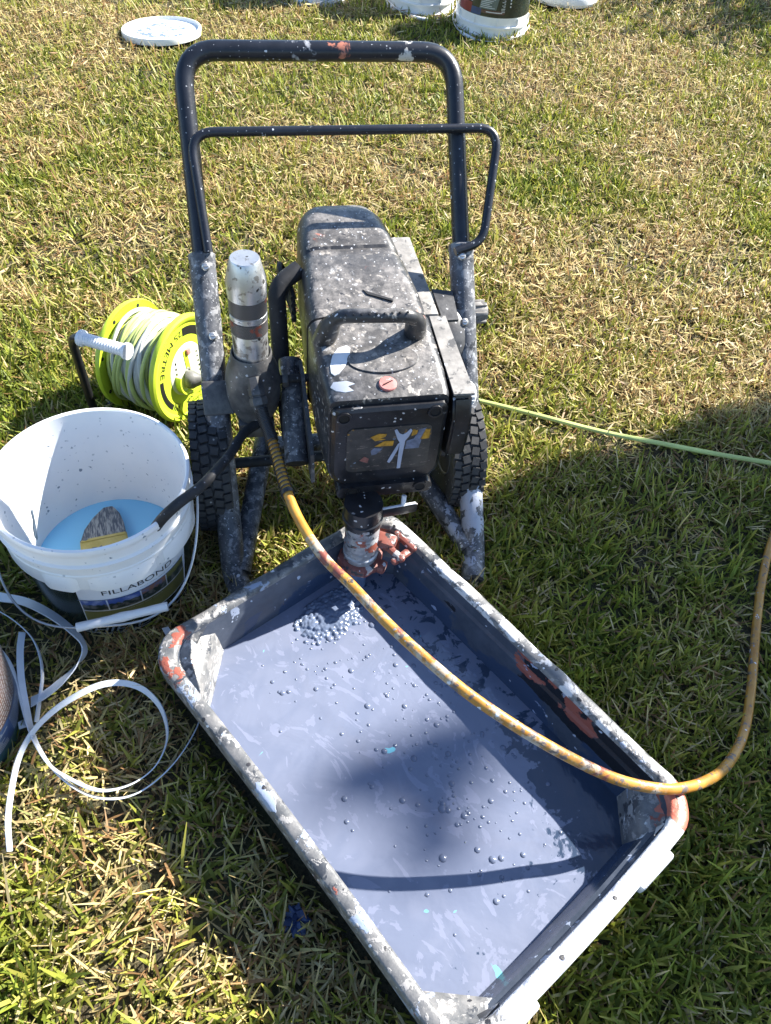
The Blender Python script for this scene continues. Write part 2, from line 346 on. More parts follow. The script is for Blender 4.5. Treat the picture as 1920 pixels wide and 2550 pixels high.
def text_geo(s, size, shear=0.):
    cu = bpy.data.curves.new('lettering', 'FONT'); cu.body = s; cu.size = size; cu.resolution_u = 3; cu.shear = shear
    o = bpy.data.objects.new('lettering', cu); me = bpy.data.meshes.new_from_object(o)
    vs = [tuple(v.co[:2]) for v in me.vertices]; fs = [tuple(p.vertices) for p in me.polygons]
    bpy.data.objects.remove(o); bpy.data.curves.remove(cu); bpy.data.meshes.remove(me)
    return vs, fs
def put_text(bm, geo, fn):
    vs = [bm.verts.new(fn(*p)) for p in geo[0]]
    for f in geo[1]:
        try: bm.faces.new([vs[i] for i in f])
        except ValueError: pass
    return bm

# ------------------------------------------------------------------ ground
bm = NB(); bmesh.ops.create_grid(bm, x_segments=1, y_segments=1, size=150)
t = NT('lawn soil and thatch'); n1 = t.noise(5, 6, .7); n2 = t.noise(160, 5, .7); n3 = t.noise(.6, 4, .6)
c = t.mix(t.step(n2, .35, .65), (.025, .02, .012), (.10, .078, .04)); c = t.mix(t.math('MULTIPLY', t.step(n1, .4, .65), .6), c, (.05, .065, .018))
t.bump(n2, .8, .01); M['lawn'] = t.fin(c, .9)
g = obj('lawn', bm, 'lawn', smooth=False); g['kind'] = 'structure'; g['label'] = 'soil and thatch under the mown grass'

# tray frame, used also to keep grass out of the tray
TU = Vector((.712, -.702, 0)).normalized(); TV = Vector((-TU.y, TU.x, 0))
T_U0, T_U1, T_V0, T_V1 = -.7036, .0465, .1887, .7007
TC = TU*((T_U0+T_U1)/2)+TV*((T_V0+T_V1)/2); TL, TW = (T_U1-T_U0)/2, (T_V1-T_V0)/2
CO = Vector((-.042, .919, 0)); CYAW = math.atan2(.27, .963)
PX, PY = -.5, .853

# ------------------------------------------------------------------ paint tray
tray = thing('paint_tray', 'long slate mixing tray crusted with old paint, holding wet blue grey paint', 'paint tray', (TC.x, TC.y, 0), math.atan2(TU.y, TU.x))
def tring(inset, z, rad, nside=14, nc=7, jit=0.):
    pts = []; xp, xn, yp, yn = inset if hasattr(inset, '__len__') else (inset,)*4
    cs = ((TL-xp-rad, TW-yp-rad, 0), (-TL+xn+rad, TW-yp-rad, 90), (-TL+xn+rad, -TW+yn+rad, 180), (TL-xp-rad, -TW+yn+rad, 270))
    for i, (cx, cy, a) in enumerate(cs):
        for k in range(nc+1): pts.append((cx+rad*math.cos(R(a+90*k/nc)), cy+rad*math.sin(R(a+90*k/nc))))
        nx, ny, na = cs[(i+1) % 4]; p0 = pts[-1]; p1 = (nx+rad*math.cos(R(na)), ny+rad*math.sin(R(na)))
        for k in range(1, nside): u = k/nside; pts.append((p0[0]+(p1[0]-p0[0])*u, p0[1]+(p1[1]-p0[1])*u))
    out = []
    for (x, y) in pts:                                   # walls bow a little, the rim is dented
        by = .006*math.cos(math.pi*x/(2*TL)); bx = .008*math.cos(math.pi*y/(2*TW))
        yy = y-by*(y/TW) if y < 0 else y+.003*math.cos(math.pi*x/(2*TL))
        xx = x+(bx if x > 0 else 0)*(x/TL)
        zz = z+jit*(math.sin(x*31+y*17)+math.sin(x*57-y*43+1))*.5
        out.append(V(xx, yy, zz))
    return out
bm = NB(); loft(bm, [tring(.037, .0, .05), tring(.034, .0, .05), tring(.018, .102, .056), tring(.012, .104, .058)], cap=False)
obj('outer_wall', bm, 'tray_out', tray)
bm = NB(); loft(bm, [tring(.0125, .1035, .058), tring(.001, .104, .06, jit=.002), tring(.0, .122, .06, jit=.002), tring(.001, .134, .059, jit=.003), tring(.005, .1375, .058, jit=.003), tring(.019, .1385, .055, jit=.003), tring(.0235, .136, .053, jit=.002), tring(.0252, .128, .052)], cap=False)
rim = obj('rim', bm, 'tray_rim', tray, angle=60)
bm = NB(); loft(bm, [tring(.0251, .1285, .052), tring((.030, .028, .028, .0265), .108, .05), tring((.036, .030, .033, .029), .104, .048), tring((.050, .032, .041, .033), .034, .042), tring((.056, .036, .046, .037), .024, .04), tring((.067, .048, .057, .05), .021, .036)], cap=False)
top = tring((.067, .048, .057, .05), .021, .036); bm.faces.new([bm.verts.new(p) for p in top])
inner = obj('inner_wall', bm, 'tray', tray)
# moulded corner blocks inside the walls
for (sx, sy, k_) in ((-1, 1, .062), (1, 1, .070), (-1, -1, .088), (1, -1, .075)):
    bm = NB(); x0, y0 = sx*(TL-.0240), sy*(TW-.0240); n_ = 7
    P0 = V(x0, y0, .094); e1 = V(x0-sx*k_, y0, .0); e2 = V(x0, y0-sy*k_, .0)
    top_o = [V(x0-sx*k_*1.05, y0, .093), V(x0-sx*.012, y0-sy*.012, .093), V(x0, y0-sy*k_*1.05, .093)]
    chord = lambda f, z, o_: V(x0-sx*(k_*(1-f)+o_), y0-sy*(k_*f+o_), z)
    rows = [[chord(f, .021, .012) for f in (0, .25, .5, .75, 1)], [chord(f, .098, .004) for f in (0, .25, .5, .75, 1)], [chord(f, .105, -.003) for f in (0, .25, .5, .75, 1)], [chord(f, .110, -.012) for f in (.06, .28, .5, .72, .94)],
            [V(x0-sx*a_*k_, y0-sy*b_*k_, .128) for a_, b_ in ((.95, 0), (.5, 0), (0, 0), (0, .5), (0, .95))]]
    R_ = [[bm.verts.new(p) for p in r_] for r_ in rows]
    for r0, r1 in zip(R_, R_[1:]):
        for i in range(4): bm.faces.new((r0[i], r0[i+1], r1[i+1], r1[i]))
    obj('corner_ledge', bm, 'tray_rim' if (sx, sy) != (-1, 1) else 'tray', tray, angle=50)
# lugs on the front rim, dripping white
for vy_ in (-.16, .13):
    bm = NB(); box(bm, (TL-.002+.007, vy_, .116), (.018, .075, .026), .005); obj('rim_lug', bm, 'tray_rim', tray)

# wet paint: its own thing
pool = NB(); ring = tring((.0495, .0315, .0405, .0327), .0345, .041)
cx_, cy_ = 0, 0
N = len(ring); lv = [[pool.verts.new(V(p.x*s_, p.y*s_, .0345)) for p in ring] for s_ in (1., .93, .8, .6, .4, .2)]
for a, b in zip(lv, lv[1:]):
    for k in range(N): pool.faces.new((a[k], a[(k+1) % N], b[(k+1) % N], b[k]))
pool.faces.new(lv[-1])
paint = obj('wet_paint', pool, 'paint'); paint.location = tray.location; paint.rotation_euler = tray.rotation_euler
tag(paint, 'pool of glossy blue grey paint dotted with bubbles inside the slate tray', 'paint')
def w2t(x, y):
    d = Vector((x, y, 0))-TC; return d.dot(TU), d.dot(TV)
def ico(r, sub, sx=1, sz=.8):
    b = NB(); bmesh.ops.create_icosphere(b, subdivisions=sub, radius=r)
    for v in b.verts: v.co.z *= sz
    me = bpy.data.meshes.new('bubble'); b.to_mesh(me); b.free(); me.shade_smooth(); me.materials.append(M['bubble']); return me
bub = ico(1, 2)
def add_bubble(x, y, r):
    o = bpy.data.objects.new('bubble', bub); col.objects.link(o); o.parent = paint
    o.location = (x, y, .0345-r*.28); o.scale = (r*1.15, r*1.15, r)
# bubbles at the places where larger ones float, then the scatter around them
big = [(-.245,.03,.0066),(-.238,.043,.006),(-.18,-.05,.0045),(-.17,.02,.0052),(-.13,.09,.0048),(-.10,.0,.0055),(-.06,.05,.0048),(-.02,-.03,.005),(.0,.07,.005),(.02,.0,.0055),(.05,.05,.005),(.06,-.06,.0052),(.09,.02,.005),(.11,-.02,.0066),(.117,-.014,.005),(.105,-.014,.0045),(.14,.0,.0055),(.15,.05,.0046),(.165,-.07,.0062),(.19,-.02,.005),(.215,-.012,.006),(.222,.0,.005),(.24,.03,.0046),(.26,-.05,.005),(-.21,-.10,.005),(-.205,-.09,.004),(-.22,.11,.0065),(-.20,.14,.0055),(-.08,.15,.0066),(-.02,.14,.006),(.04,.16,.0055),(.1,.13,.005),(-.15,.16,.0055),(.0,-.13,.005),(.03,-.15,.004)]
for b_ in big: add_bubble(*b_)
k = 0
while k < 230:
    cx_, cy_, sp = random.choice([(-.2, .06, .05), (-.1, .06, .07), (.0, .04, .07), (.08, .02, .06), (.16, .0, .06), (.12, .08, .07), (.22, .0, .06), (.0, .12, .06), (-.24, -.06, .05), (.05, -.04, .06)])
    x, y = random.gauss(cx_, sp), random.gauss(cy_, sp)
    if abs(x) > TL-.085 or abs(y) > TW-.085: continue
    add_bubble(x, y, random.choice([.0016, .002, .0024, .003, .0036])*random.uniform(.8, 1.15)); k += 1
# froth heaped by the pump intake: joined domes as one height field
fc = w2t(-.078, .795); NG = 130; HX_, HY_ = .085, .12
gx_, gy_ = np.meshgrid(np.linspace(-HX_, HX_, NG), np.linspace(-HY_, HY_, NG), indexing='ij')
hf = np.maximum(-.004, .0085*np.exp(-2.6*((gx_/.065)**2+(gy_/.10)**2))-.0025)
for i in range(900):
    r_ = min(abs(rng.normal(0, .40)), rng.uniform(.55, .95)); a = rng.uniform(0, 2*math.pi); x, y = math.cos(a)*r_*.065, math.sin(a)*r_*.10
    rr = rng.uniform(.0022, .0062)*(1-.3*min(r_, 1)); base = .0075*math.exp(-2.2*r_*r_)-.002
    d2 = (gx_-x)**2+(gy_-y)**2; hf = np.maximum(hf, np.where(d2 < rr*rr, base+.75*np.sqrt(np.maximum(rr*rr-d2, 0)), -.004))
fo = NB(); gv = [[fo.verts.new((max(fc[0]+gx_[i, j], -TL+.048), fc[1]+gy_[i, j], .0345+hf[i, j])) for j in range(NG)] for i in range(NG)]
for i in range(NG-1):
    for j in range(NG-1):
        if max(hf[i, j], hf[i+1, j], hf[i, j+1], hf[i+1, j+1]) > -.003: fo.faces.new((gv[i][j], gv[i+1][j], gv[i+1][j+1], gv[i][j+1]))
bmesh.ops.delete(fo, geom=[v for v in fo.verts if not v.link_faces], context='VERTS')
f_ = obj('froth', fo, 'foam', paint, angle=180); f_['kind'] = 'stuff'

# ------------------------------------------------------------------ paint sprayer
sp = thing('paint_sprayer', 'black airless paint sprayer on a wheeled tube cart, spattered with paint', 'paint sprayer', tuple(CO), CYAW)
d = V(0, .6306, .776); nl = V(0, -.776, .6306)            # leaning frame direction, its normal towards the front
HX = .241
for sx in (-1, 1):
    bm = NB(); tube(bm, fillet([V(sx*(HX-.022), -.066, .021), V(sx*HX, .012, .021), V(sx*HX, 0, 0)+d*.3, V(sx*HX, 0, 0)+d*.615], .03, 6), .0232, 20)
    leg = obj('leg', bm, 'tube_low', sp)
    bm = NB(); lathe(bm, [(.0236, 0), (.0242, .004), (.0242, .016), (.0175, .02)], V(sx*HX, 0, 0)+d*.603, d, 24); obj('collar', bm, 'tube_low', leg)
    for s_ in (.595, .475):
        p = V(sx*(HX-.006), 0, 0)+d*s_+nl*.0235
        bm = NB(); lathe(bm, [(.0075, -.002), (.0075, .002), (.005, .0045), (.0005, .005)], p, nl, 14)
        box(bm, p+nl*.005, (.007, .0015, .0015), 0); obj('screw', bm, 'screw', leg)
# upper handle
hp = [V(-HX, 0, 0)+d*.60, V(-HX, 0, 0)+d*.953, V(HX, 0, 0)+d*.953, V(HX, 0, 0)+d*.60]
bm = NB(); tube(bm, fillet(hp, .062, 9), .0165, 20); obj('handle', bm, 'tube_up', sp)
# thin hose rack welded in front of the handle
rk = [V(-.228, .372, .496), V(-.237, .418, .553), V(-.240, .485, .634), V(-.236, .496, .648), V(.311, .496, .648), V(.309, .470, .616), V(.281, .386, .514), V(.262, .372, .497), V(.224, .365, .487)]
rk = [rk[0], rk[2]+V(.0, .012, .014), rk[4]+V(.004, .001, .002), V(.277, .372, .496), V(.222, .362, .484)]
bm = NB(); tube(bm, fillet(rk, .042, 8), .0082, 14); obj('hose_rack', bm, 'tube_up', sp)
# lower braces and axle
for sx, e in ((-1, (-.150, .30, .115)), (1, (.128, .225, .105))):
    bm = NB(); a = V(sx*(HX-.012), .012, .028); tube(bm, [a, (a+V(*e))/2, V(*e)], .0205, 18); obj('brace', bm, 'tube_low', sp)
bm = NB(); tube(bm, [V(-.30, .205, .13), V(.295, .205, .13)], .011, 12); obj('axle', bm, 'blackpl', sp)
bm = NB(); box(bm, (-.0, .25, .115), (.31, .03, .05), .006); obj('cross_member', bm, 'tube_low', sp)
# wheels with tread blocks
wheel = None
def make_wheel(x):
    w = NB(); prof = [(.055, -.022), (.085, -.026), (.108, -.033), (.120, -.034), (.1225, -.028), (.1245, 0), (.1225, .028), (.120, .034), (.108, .033), (.085, .026), (.055, .022)]
    lathe(w, prof, (x, .205, .13), (1, 0, 0), 44)
    for row in range(40):
        for c_, (cx0, wd) in enumerate(((-.0265, .013), (-.0095, .0145), (.0085, .0145), (.0255, .013))):
            a = 2*math.pi*(row+(.5 if c_ in (1, 2) else 0))/40+(.02 if c_ > 1 else -.02)
            rot = Matrix.Rotation(a, 3, 'X') @ Matrix.Rotation(R(12 if c_ % 2 else -12), 3, 'Z')
            rr = .1262-(.002 if c_ in (0, 3) else 0)
            box(w, V(x+cx0, .205, .13)+Matrix.Rotation(a, 3, 'X') @ V(0, 0, rr), (wd, .0145, .007), 0, rot)
    h = NB(); lathe(h, [(.015, -.03), (.02, -.03), (.024, -.018), (.05, -.016), (.057, -.024), (.06, -.024), (.06, .024), (.057, .024), (.05, .016), (.024, .018), (.02, .03), (.015, .03)], (x, .205, .13), (1, 0, 0), 28)
    return w, h
for x in (-.262, .231):
    w, h = make_wheel(x); e = obj('wheel', h, 'rim', sp); obj('tyre', w, 'tyre', e, angle=30)

# ---- motor cover and drive housing
bm = NB(); secs = []
for (y, x0, x1, z0, z1, r_) in ((.203, -.072, .134, .282, .470, .026), (.26, -.072, .132, .284, .4765, .028), (.352, -.067, .120, .286, .4865, .03), (.358, -.066, .119, .287, .4845, .03), (.374, -.065, .116, .287, .4855, .03), (.379, -.065, .115, .287, .4895, .03), (.43, -.064, .110, .29, .495, .034), (.475, -.061, .103, .30, .499, .04), (.50, -.055, .095, .315, .4965, .045), (.518, -.042, .082, .335, .485, .05), (.527, -.02, .06, .36, .465, .035)):
    secs.append(rrect(x0, x1+.004, z0, z1+.009*(y-.2)/.3, r_, y, 6))
loft(bm, secs); cover = obj('motor_cover', bm, 'housing', sp, angle=28)
bm = NB(); prism(bm, [V(.030, .262, .4775), V(.0345, .258, .4773), V(.079, .2335, .4748), V(.078, .229, .4745), V(.036, .250, .4764)], (0, -.1, 1), .003); obj('scrape_mark', bm, 'blackpl', cover)
bm = NB(); secs = []
for (y, x0, x1, z0, z1, r_) in ((.194, -.074, .138, .272, .4715, .022), (.12, -.0725, .138, .262, .4655, .022), (.064, -.069, .137, .254, .4595, .018), (.058, -.068, .1365, .253, .4575, .018), (.022, -.065, .134, .249, .4525, .014), (.014, -.063, .132, .2485, .449, .013)):
    secs.append(rrect(x0, x1, z0, z1, r_, y, 6, .05))
loft(bm, secs); house = obj('drive_housing', bm, 'housing', sp, angle=28)
bm = NB(); loft(bm, [rrect(-.075, .1385, .27, .4685, .022, .2035, 6), rrect(-.070, .133, .28, .462, .022, .1935, 6)]); obj('dark_gap', bm, 'hole', sp)  # black strip standing in for the shade in the gap between cover and housing
# front face below the lip
bm = NB(); loft(bm, [rrect(-.061, .1315, .256, .4385, .012, .0155, 6, .045), rrect(-.060, .1305, .257, .4375, .012, .006, 6, .045), rrect(-.054, .1245, .263, .432, .012, .002, 6, .042)])
face = obj('front_face', bm, 'black_face', sp, angle=28)
bm = NB(); loft(bm, [rrect(-.0345, .107, .298, .398, .012, .0026, 5, .012), rrect(-.0345, .107, .298, .398, .012, .0002, 5, .012)]); obj('warning_label', bm, 'label_print', face)
bm = NB(); loft(bm, [rrect(-.05, .12, .2405, .268, .013, -.008, 5), rrect(-.05, .12, .2405, .268, .013, .03, 5)]); obj('bottom_flange', bm, 'black_face', sp)
for (x, z, y) in ((-.041, .4225, .0025), (.108, .4235, .0025), (-.022, .256, -.0078), (.098, .256, -.0078)):
    bm = NB(); lathe(bm, [(.0125, 0), (.0125, .0028), (.0092, .003), (.0088, .0006), (.0003, .0005)], (x, y, z), (0, -1, 0), 20); e = obj('bolt_recess', bm, 'black_face', house)
    bm = NB(); lathe(bm, [(.0088, .001), (.0003, .0012)], (x, y, z), (0, -1, 0), 20); obj('bolt_hole', bm, 'hole', e)
for mt_, ps in (('ink_yellow', [(.004, .378), (.018, .385), (.031, .383), (.029, .377), (.02, .374), (.03, .371), (.012, .369)]), ('ink_yellow', [(.012, .356), (.028, .367), (.044, .366), (.043, .355)]), ('ink_yellow', [(.088, .365), (.096, .388), (.104, .386), (.104, .366)]), ('ink_yellow', [(.073, .374), (.074, .388), (.083, .386), (.082, .378)]), ('lilac_dark', [(.064, .345), (.066, .364), (.078, .368), (.086, .388), (.097, .391), (.092, .37), (.088, .345)]), ('lilac_dark', [(.006, .346), (.012, .353), (.026, .350), (.016, .338), (.008, .336)]), ('ink_terra', [(-.012, .325), (-.004, .334), (.004, .328), (.002, .318)])):
    bm = NB(); prism(bm, [V(x, .0001, z) for x, z in ps], (0, -1, 0), .0007); obj('label_patch', bm, mt_, face)
# long paint drip shaped by running paint, on the front face
bm = NB(); y_ = -.0006
def dp(pts): prism(bm, [V(x, y_, z) for x, z in pts], (0, -1, 0), .0012)
dp([(.043, .391), (.047, .393), (.052, .383), (.058, .380), (.064, .384), (.070, .392), (.073, .388), (.068, .374), (.063, .366), (.061, .33), (.060, .300), (.054, .300), (.054, .33), (.054, .362), (.049, .372)])
dp([(.0545, .362), (.051, .358), (.040, .330), (.036, .318), (.040, .315), (.044, .323), (.052, .346)])
obj('paint_drip', bm, 'lilac_drip', face)
# emblem, red cap, splash
bm = NB(); x, y, z = .036, .093, .4628
tl = V(0, -.085, 1).normalized(); ty = V(0, 1, .085).normalized()
ringo = [V(x, y, z)+V(1, 0, 0)*.060*math.cos(a)+ty*.0325*math.sin(a) for a in np.linspace(0, 2*math.pi, 40, endpoint=False)]
loft(bm, [[p-tl*.002 for p in ringo], [p+tl*.0008 for p in ringo], [p+tl*.002+(V(x, y, z)-p)*.03 for p in ringo], [p+tl*.0012+(V(x, y, z)-p)*.10 for p in ringo]]); obj('emblem_plate', bm, 'housing', house)
bm = NB(); nr = V(0, -.16, 1).normalized(); p = V(.034, .0385, .4552); lathe(bm, [(.0145, -.004), (.0145, .003), (.0135, .0042), (.0003, .0044)], p, nr, 24); capo = obj('red_cap', bm, 'cap_red', house)
bm = NB(); box(bm, p+nr*.0048, (.019, .0022, .0014), .0005, Matrix.Rotation(R(28), 3, 'Z')); obj('cap_slot', bm, 'hole', capo)
bm = NB(); prism(bm, [V(x, y, .4612+.1*(y-.08)) for x, y in ((-.048, .062), (-.040, .066), (-.028, .082), (-.018, .10), (-.014, .122), (-.020, .127), (-.034, .122), (-.046, .105), (-.052, .085), (-.053, .068))], (0, -.08, 1), .0016); obj('paint_splash', bm, 'white_drip', house)
bm = NB(); prism(bm, [V(x, y, .4535+.13*(y-.03)) for x, y in ((-.052, .05), (-.03, .051), (-.018, .044), (-.03, .040), (-.022, .03), (-.036, .028), (-.05, .032), (-.058, .04))], (0, -.13, 1), .0014); obj('paint_splash', bm, 'white_drip', house)
# carry handle
hpth = fillet([V(-.054, .150, .462), V(-.043, .136, .508), V(-.030, .126, .527), V(.080, .122, .524), V(.096, .132, .507), V(.102, .152, .462)], .018, 6)
n_ = len(hpth); bm = NB(); tube(bm, hpth, [.019-.0075*min(1, min(i, n_-1-i)/(n_*.22)) for i in range(n_)], 14); ch = obj('carry_handle', bm, 'housing', sp)
for i in range(9):
    bm = NB(); lathe(bm, [(.0022, 0), (.0015, .0014), (.0002, .0018)], (-.024+i*.0125, .1165, .5345), (0, -.5, .85), 8); obj('grip_stud', bm, 'blackpl', ch)
# grey capacitor box, control box and knob on the right
bm = NB(); box(bm, (.151, .39, .392), (.048, .262, .062), .004); obj('motor_box', bm, 'box_grey', sp)
bm = NB(); prism(bm, [V(.139, .19, .455), V(.139, .19, .36), V(.139, .03, .30), V(.139, .0, .32), V(.139, -.004, .405), V(.139, .012, .44)], (1, 0, 0), .032)
bmesh.ops.bevel(bm, geom=bm.edges[:], offset=.004, segments=2, affect='EDGES'); cb = obj('control_box', bm, 'black_face', sp)
bm = NB(); prism(bm, [V(.1385, .20, .4585), V(.1385, .012, .4445), V(.1735, .012, .4435), V(.1675, .20, .4575)], (0, 0, 1), .004); obj('box_lid', bm, 'box_grey', cb)
bm = NB(); prof = []
lathe(bm, [(.006, 0), (.018, .002), (.019, .005), (.019, .018), (.016, .021), (.0005, .0215)], (.171, .062, .402), (1, 0, 0), 28)
for i in range(16):
    a = 2*math.pi*i/16; box(bm, (.181, .062+.019*math.cos(a), .402+.019*math.sin(a)), (.015, .003, .003), .0006, Matrix.Rotation(a, 3, 'X'))
obj('pressure_knob', bm, 'grip_white', sp)
bm = NB(); box(bm, (.176, .03, .365), (.006, .03, .07), .002); obj('switch_plate', bm, 'blackpl', sp)
# cowl behind the right leg, and the folding lock knob outside it
bm = NB(); lathe(bm, [(.03, -.03), (.082, -.03), (.088, -.024), (.088, .018), (.082, .03), (.03, .03)], (.205, .33, .315), (1, 0, 0), 40); obj('hose_drum_cowl', bm, 'dark_cast', sp)
bm = NB(); prism(bm, [V(.185, .262, .40), V(.215, .262, .40), V(.218, .33, .415), (.18, .34, .415)], (0, -.15, 1), .006); obj('guard_plate', bm, 'dark_cast', sp)
bm = NB(); lathe(bm, [(.014, 0), (.02, .003), (.021, .02), (.018, .03), (.0005, .032)], (.265, .335, .365), (1, 0, 0), 10)
for i in range(7):
    a = 2*math.pi*i/7; box(bm, (.28, .335+.02*math.cos(a), .365+.02*math.sin(a)), (.026, .008, .008), .002, Matrix.Rotation(a, 3, 'X'))
obj('lock_knob', bm, 'box_grey', sp)
# frame plates and tubes between filter and motor
bm = NB(); tube(bm, fillet([V(-.112, .14, .25), V(-.115, .27, .31), V(-.115, .335, .445), V(-.07, .36, .462)], .04, 8), .0165, 14); obj('cable_conduit', bm, 'blackpl', sp)
bm = NB(); tube(bm, [V(-.100, .26, .335), V(-.108, .09, .235)], .0215, 18, cap=False); pp = obj('lower_tube', bm, 'tube_low', sp)
bm = NB(); ax = V(-.008, -.17, -.10).normalized(); lathe(bm, [(.0215, 0), (.0165, .0005), (.0155, -.012), (.0003, -.013)], (-.108, .09, .235), ax, 18); obj('tube_mouth', bm, 'hole', pp)
bm = NB(); prism(bm, [V(-.087, .05, .225), V(-.087, .10, .222), V(-.087, .24, .29), V(-.087, .24, .35), V(-.087, .20, .352), V(-.087, .06, .285)], (1, 0, 0), .007); obj('side_plate', bm, 'dark_cast', sp)
for i in range(4):
    bm = NB(); cc = V(-.085, .40+.004*i, .36+.014*i); tube(bm, [cc+V(-.012*math.sin(a)-.004, .035*math.cos(a), .032*math.sin(a)) for a in np.linspace(-1.9, 2.0, 16)], .0052, 8); obj('power_cord_coil', bm, 'blackpl', sp)
# filter bowl with silver cap
fx, fy = -.172, .2
bm = NB(); lathe(bm, [(.0345, .268), (.037, .274), (.0435, .29), (.0485, .318), (.049, .352), (.0455, .372), (.0375, .396), (.0355, .408), (.0342, .410), (.0320, .408), (.0318, .39)], (fx, fy, 0), (0, 0, 1), 40); fb = obj('filter_base', bm, 'dark_cast', sp)
bm = NB(); lathe(bm, [(.0297, .385), (.0300, .43), (.0302, .455), (.0300, .4555), (.0300, .4835), (.0312, .484), (.0312, .493), (.0303, .4935), (.0303, .524), (.0322, .5245), (.0325, .548), (.0318, .556), (.0245, .588), (.0228, .5905), (.0003, .591)], (fx, fy, 0), (0, 0, 1), 40); fcp = obj('filter_cap', bm, 'silver', sp)
for z0, z1, r_ in ((.456, .4832, .0312), (.4942, .5238, .0314)):
    bm = NB(); lathe(bm, [(r_-.0015, z0), (r_, z0+.001), (r_, z1-.001), (r_-.0015, z1)], (fx, fy, 0), (0, 0, 1), 40, cap=False); obj('knurled_band', bm, 'knurl', fcp)
bm = NB(); box(bm, (-.172, .20, .252), (.066, .07, .036), .005); obj('filter_bracket', bm, 'dark_cast', sp)
bm = NB(); p = V(-HX, 0, 0)+d*.365
box(bm, p+nl*.004+V(.004, 0, 0), (.056, .054, .062), .004, Matrix.Rotation(R(-39), 3, 'X')); cl = obj('leg_clamp', bm, 'dark_cast', sp)
bm = NB(); box(bm, p+V(.04, .0, .0), (.03, .042, .04), .004, Matrix.Rotation(R(-39), 3, 'X')); obj('clamp_ear', bm, 'dark_cast', cl)
bm = NB(); tube(bm, [V(-.128, .2, .342), V(-.06, .2, .342)], .0075, 12); nl_ = obj('connecting_bolt', bm, 'blackpl', sp)
bm = NB(); lathe(bm, [(.0135, 0), (.0145, .002), (.0145, .009), (.0135, .011)], (-.121, .2, .342), (1, 0, 0), 6); obj('nut', bm, 'dark_cast', nl_)
# pump
px, py = -.006, -.038
bm = NB(); lathe(bm, [(.034, .252), (.034, .222), (.0365, .220), (.0365, .208), (.033, .205)], (px, py+.006, 0), (0, 0, 1), 32); obj('pump_neck', bm, 'black_face', sp)
bm = NB(); prof = [(.0305, .215), (.0312, .19)]
for i in range(6): prof += [(.0312, .188-.005*i), (.0302, .186-.005*i)]
prof += [(.0322, .154), (.0322, .150), (.031, .148), (.031, .132), (.033, .130), (.033, .126), (.0312, .124), (.0312, .112), (.028, .106)]
lathe(bm, prof, (px, py, 0), (0, 0, 1), 36); pc_ = obj('pump_cylinder', bm, 'pump', sp)
bm = NB(); lathe(bm, [(.033, .115), (.042, .112), (.043, .096), (.036, .092)], (px, py, 0), (0, 0, 1), 8); box(bm, (px+.03, py-.022, .102), (.03, .022, .02), .004, Matrix.Rotation(R(-35), 3, 'Z')); obj('packing_nut', bm, 'pump_foot', pc_)
bm = NB(); lathe(bm, [(.021, .1), (.0195, .085), (.0195, .03), (.023, .024), (.023, .022)], (px-.006, py-.006, 0), (0, 0, 1), 26); obj('intake_tube', bm, 'pump_wet', sp)
# forked valve block beside the pump
bm = NB()
box(bm, (.034, -.040, .150), (.05, .030, .022), .007, Matrix.Rotation(R(-30), 3, 'Z'))
for q, (x, y) in enumerate(((.048, -.066), (.074, -.046))):
    box(bm, (x, y, .148), (.013, .056, .015), .006, Matrix.Rotation(R(33), 3, 'Z'))
box(bm, (.064, -.074, .143), (.052, .015, .013), .006, Matrix.Rotation(R(32), 3, 'Z'))
obj('valve_fork', bm, 'pump_foot', sp)
# lever plate across the pump neck
bm = NB(); box(bm, (.034, -.0335, .222), (.118, .006, .022), .0025, Matrix.Rotation(R(6), 3, 'Z')); lv_ = obj('prime_lever', bm, 'black_face', sp)
bm = NB(); box(bm, (.034, -.0335, .2338), (.112, .005, .0022), .001, Matrix.Rotation(R(6), 3, 'Z')); tube(bm, [V(.066, -.030, .233), V(.068, -.022, .25)], .0045, 8); obj('lever_edge', bm, 'white_drip', lv_)
# outlet fitting, hex nuts
hst = V(-.170, .150, .368); hdir = V(.008, -.045, -.052).normalized()
bm = NB(); lathe(bm, [(.012, -.02), (.0135, 0), (.0145, .002), (.0145, .011), (.0125, .013), (.0125, .015), (.0155, .016), (.0155, .028), (.0125, .031), (.011, .04)], hst, hdir, 6); obj('hose_fitting', bm, 'dark_cast', sp)
# drain tube into the bucket
def toC(p): q = Vector(p)-CO; c_, s_ = math.cos(CYAW), math.sin(CYAW); return V(q.x*c_+q.y*s_, -q.x*s_+q.y*c_, q.z)
dt = [(-.235, 1.045, .275), (-.268, 1.000, .276), (-.280, .94, .281), (-.291, .886, .294), (-.306, .833, .306), (-.330, .792, .309), (-.356, .776, .284), (-.384, .776, .232), (-.409, .782, .165), (-.425, .79, .10)]
bm = NB(); tube(bm, spline([toC(p) for p in dt], 6), .0088, 12); obj('drain_tube', bm, 'blackpl', sp)

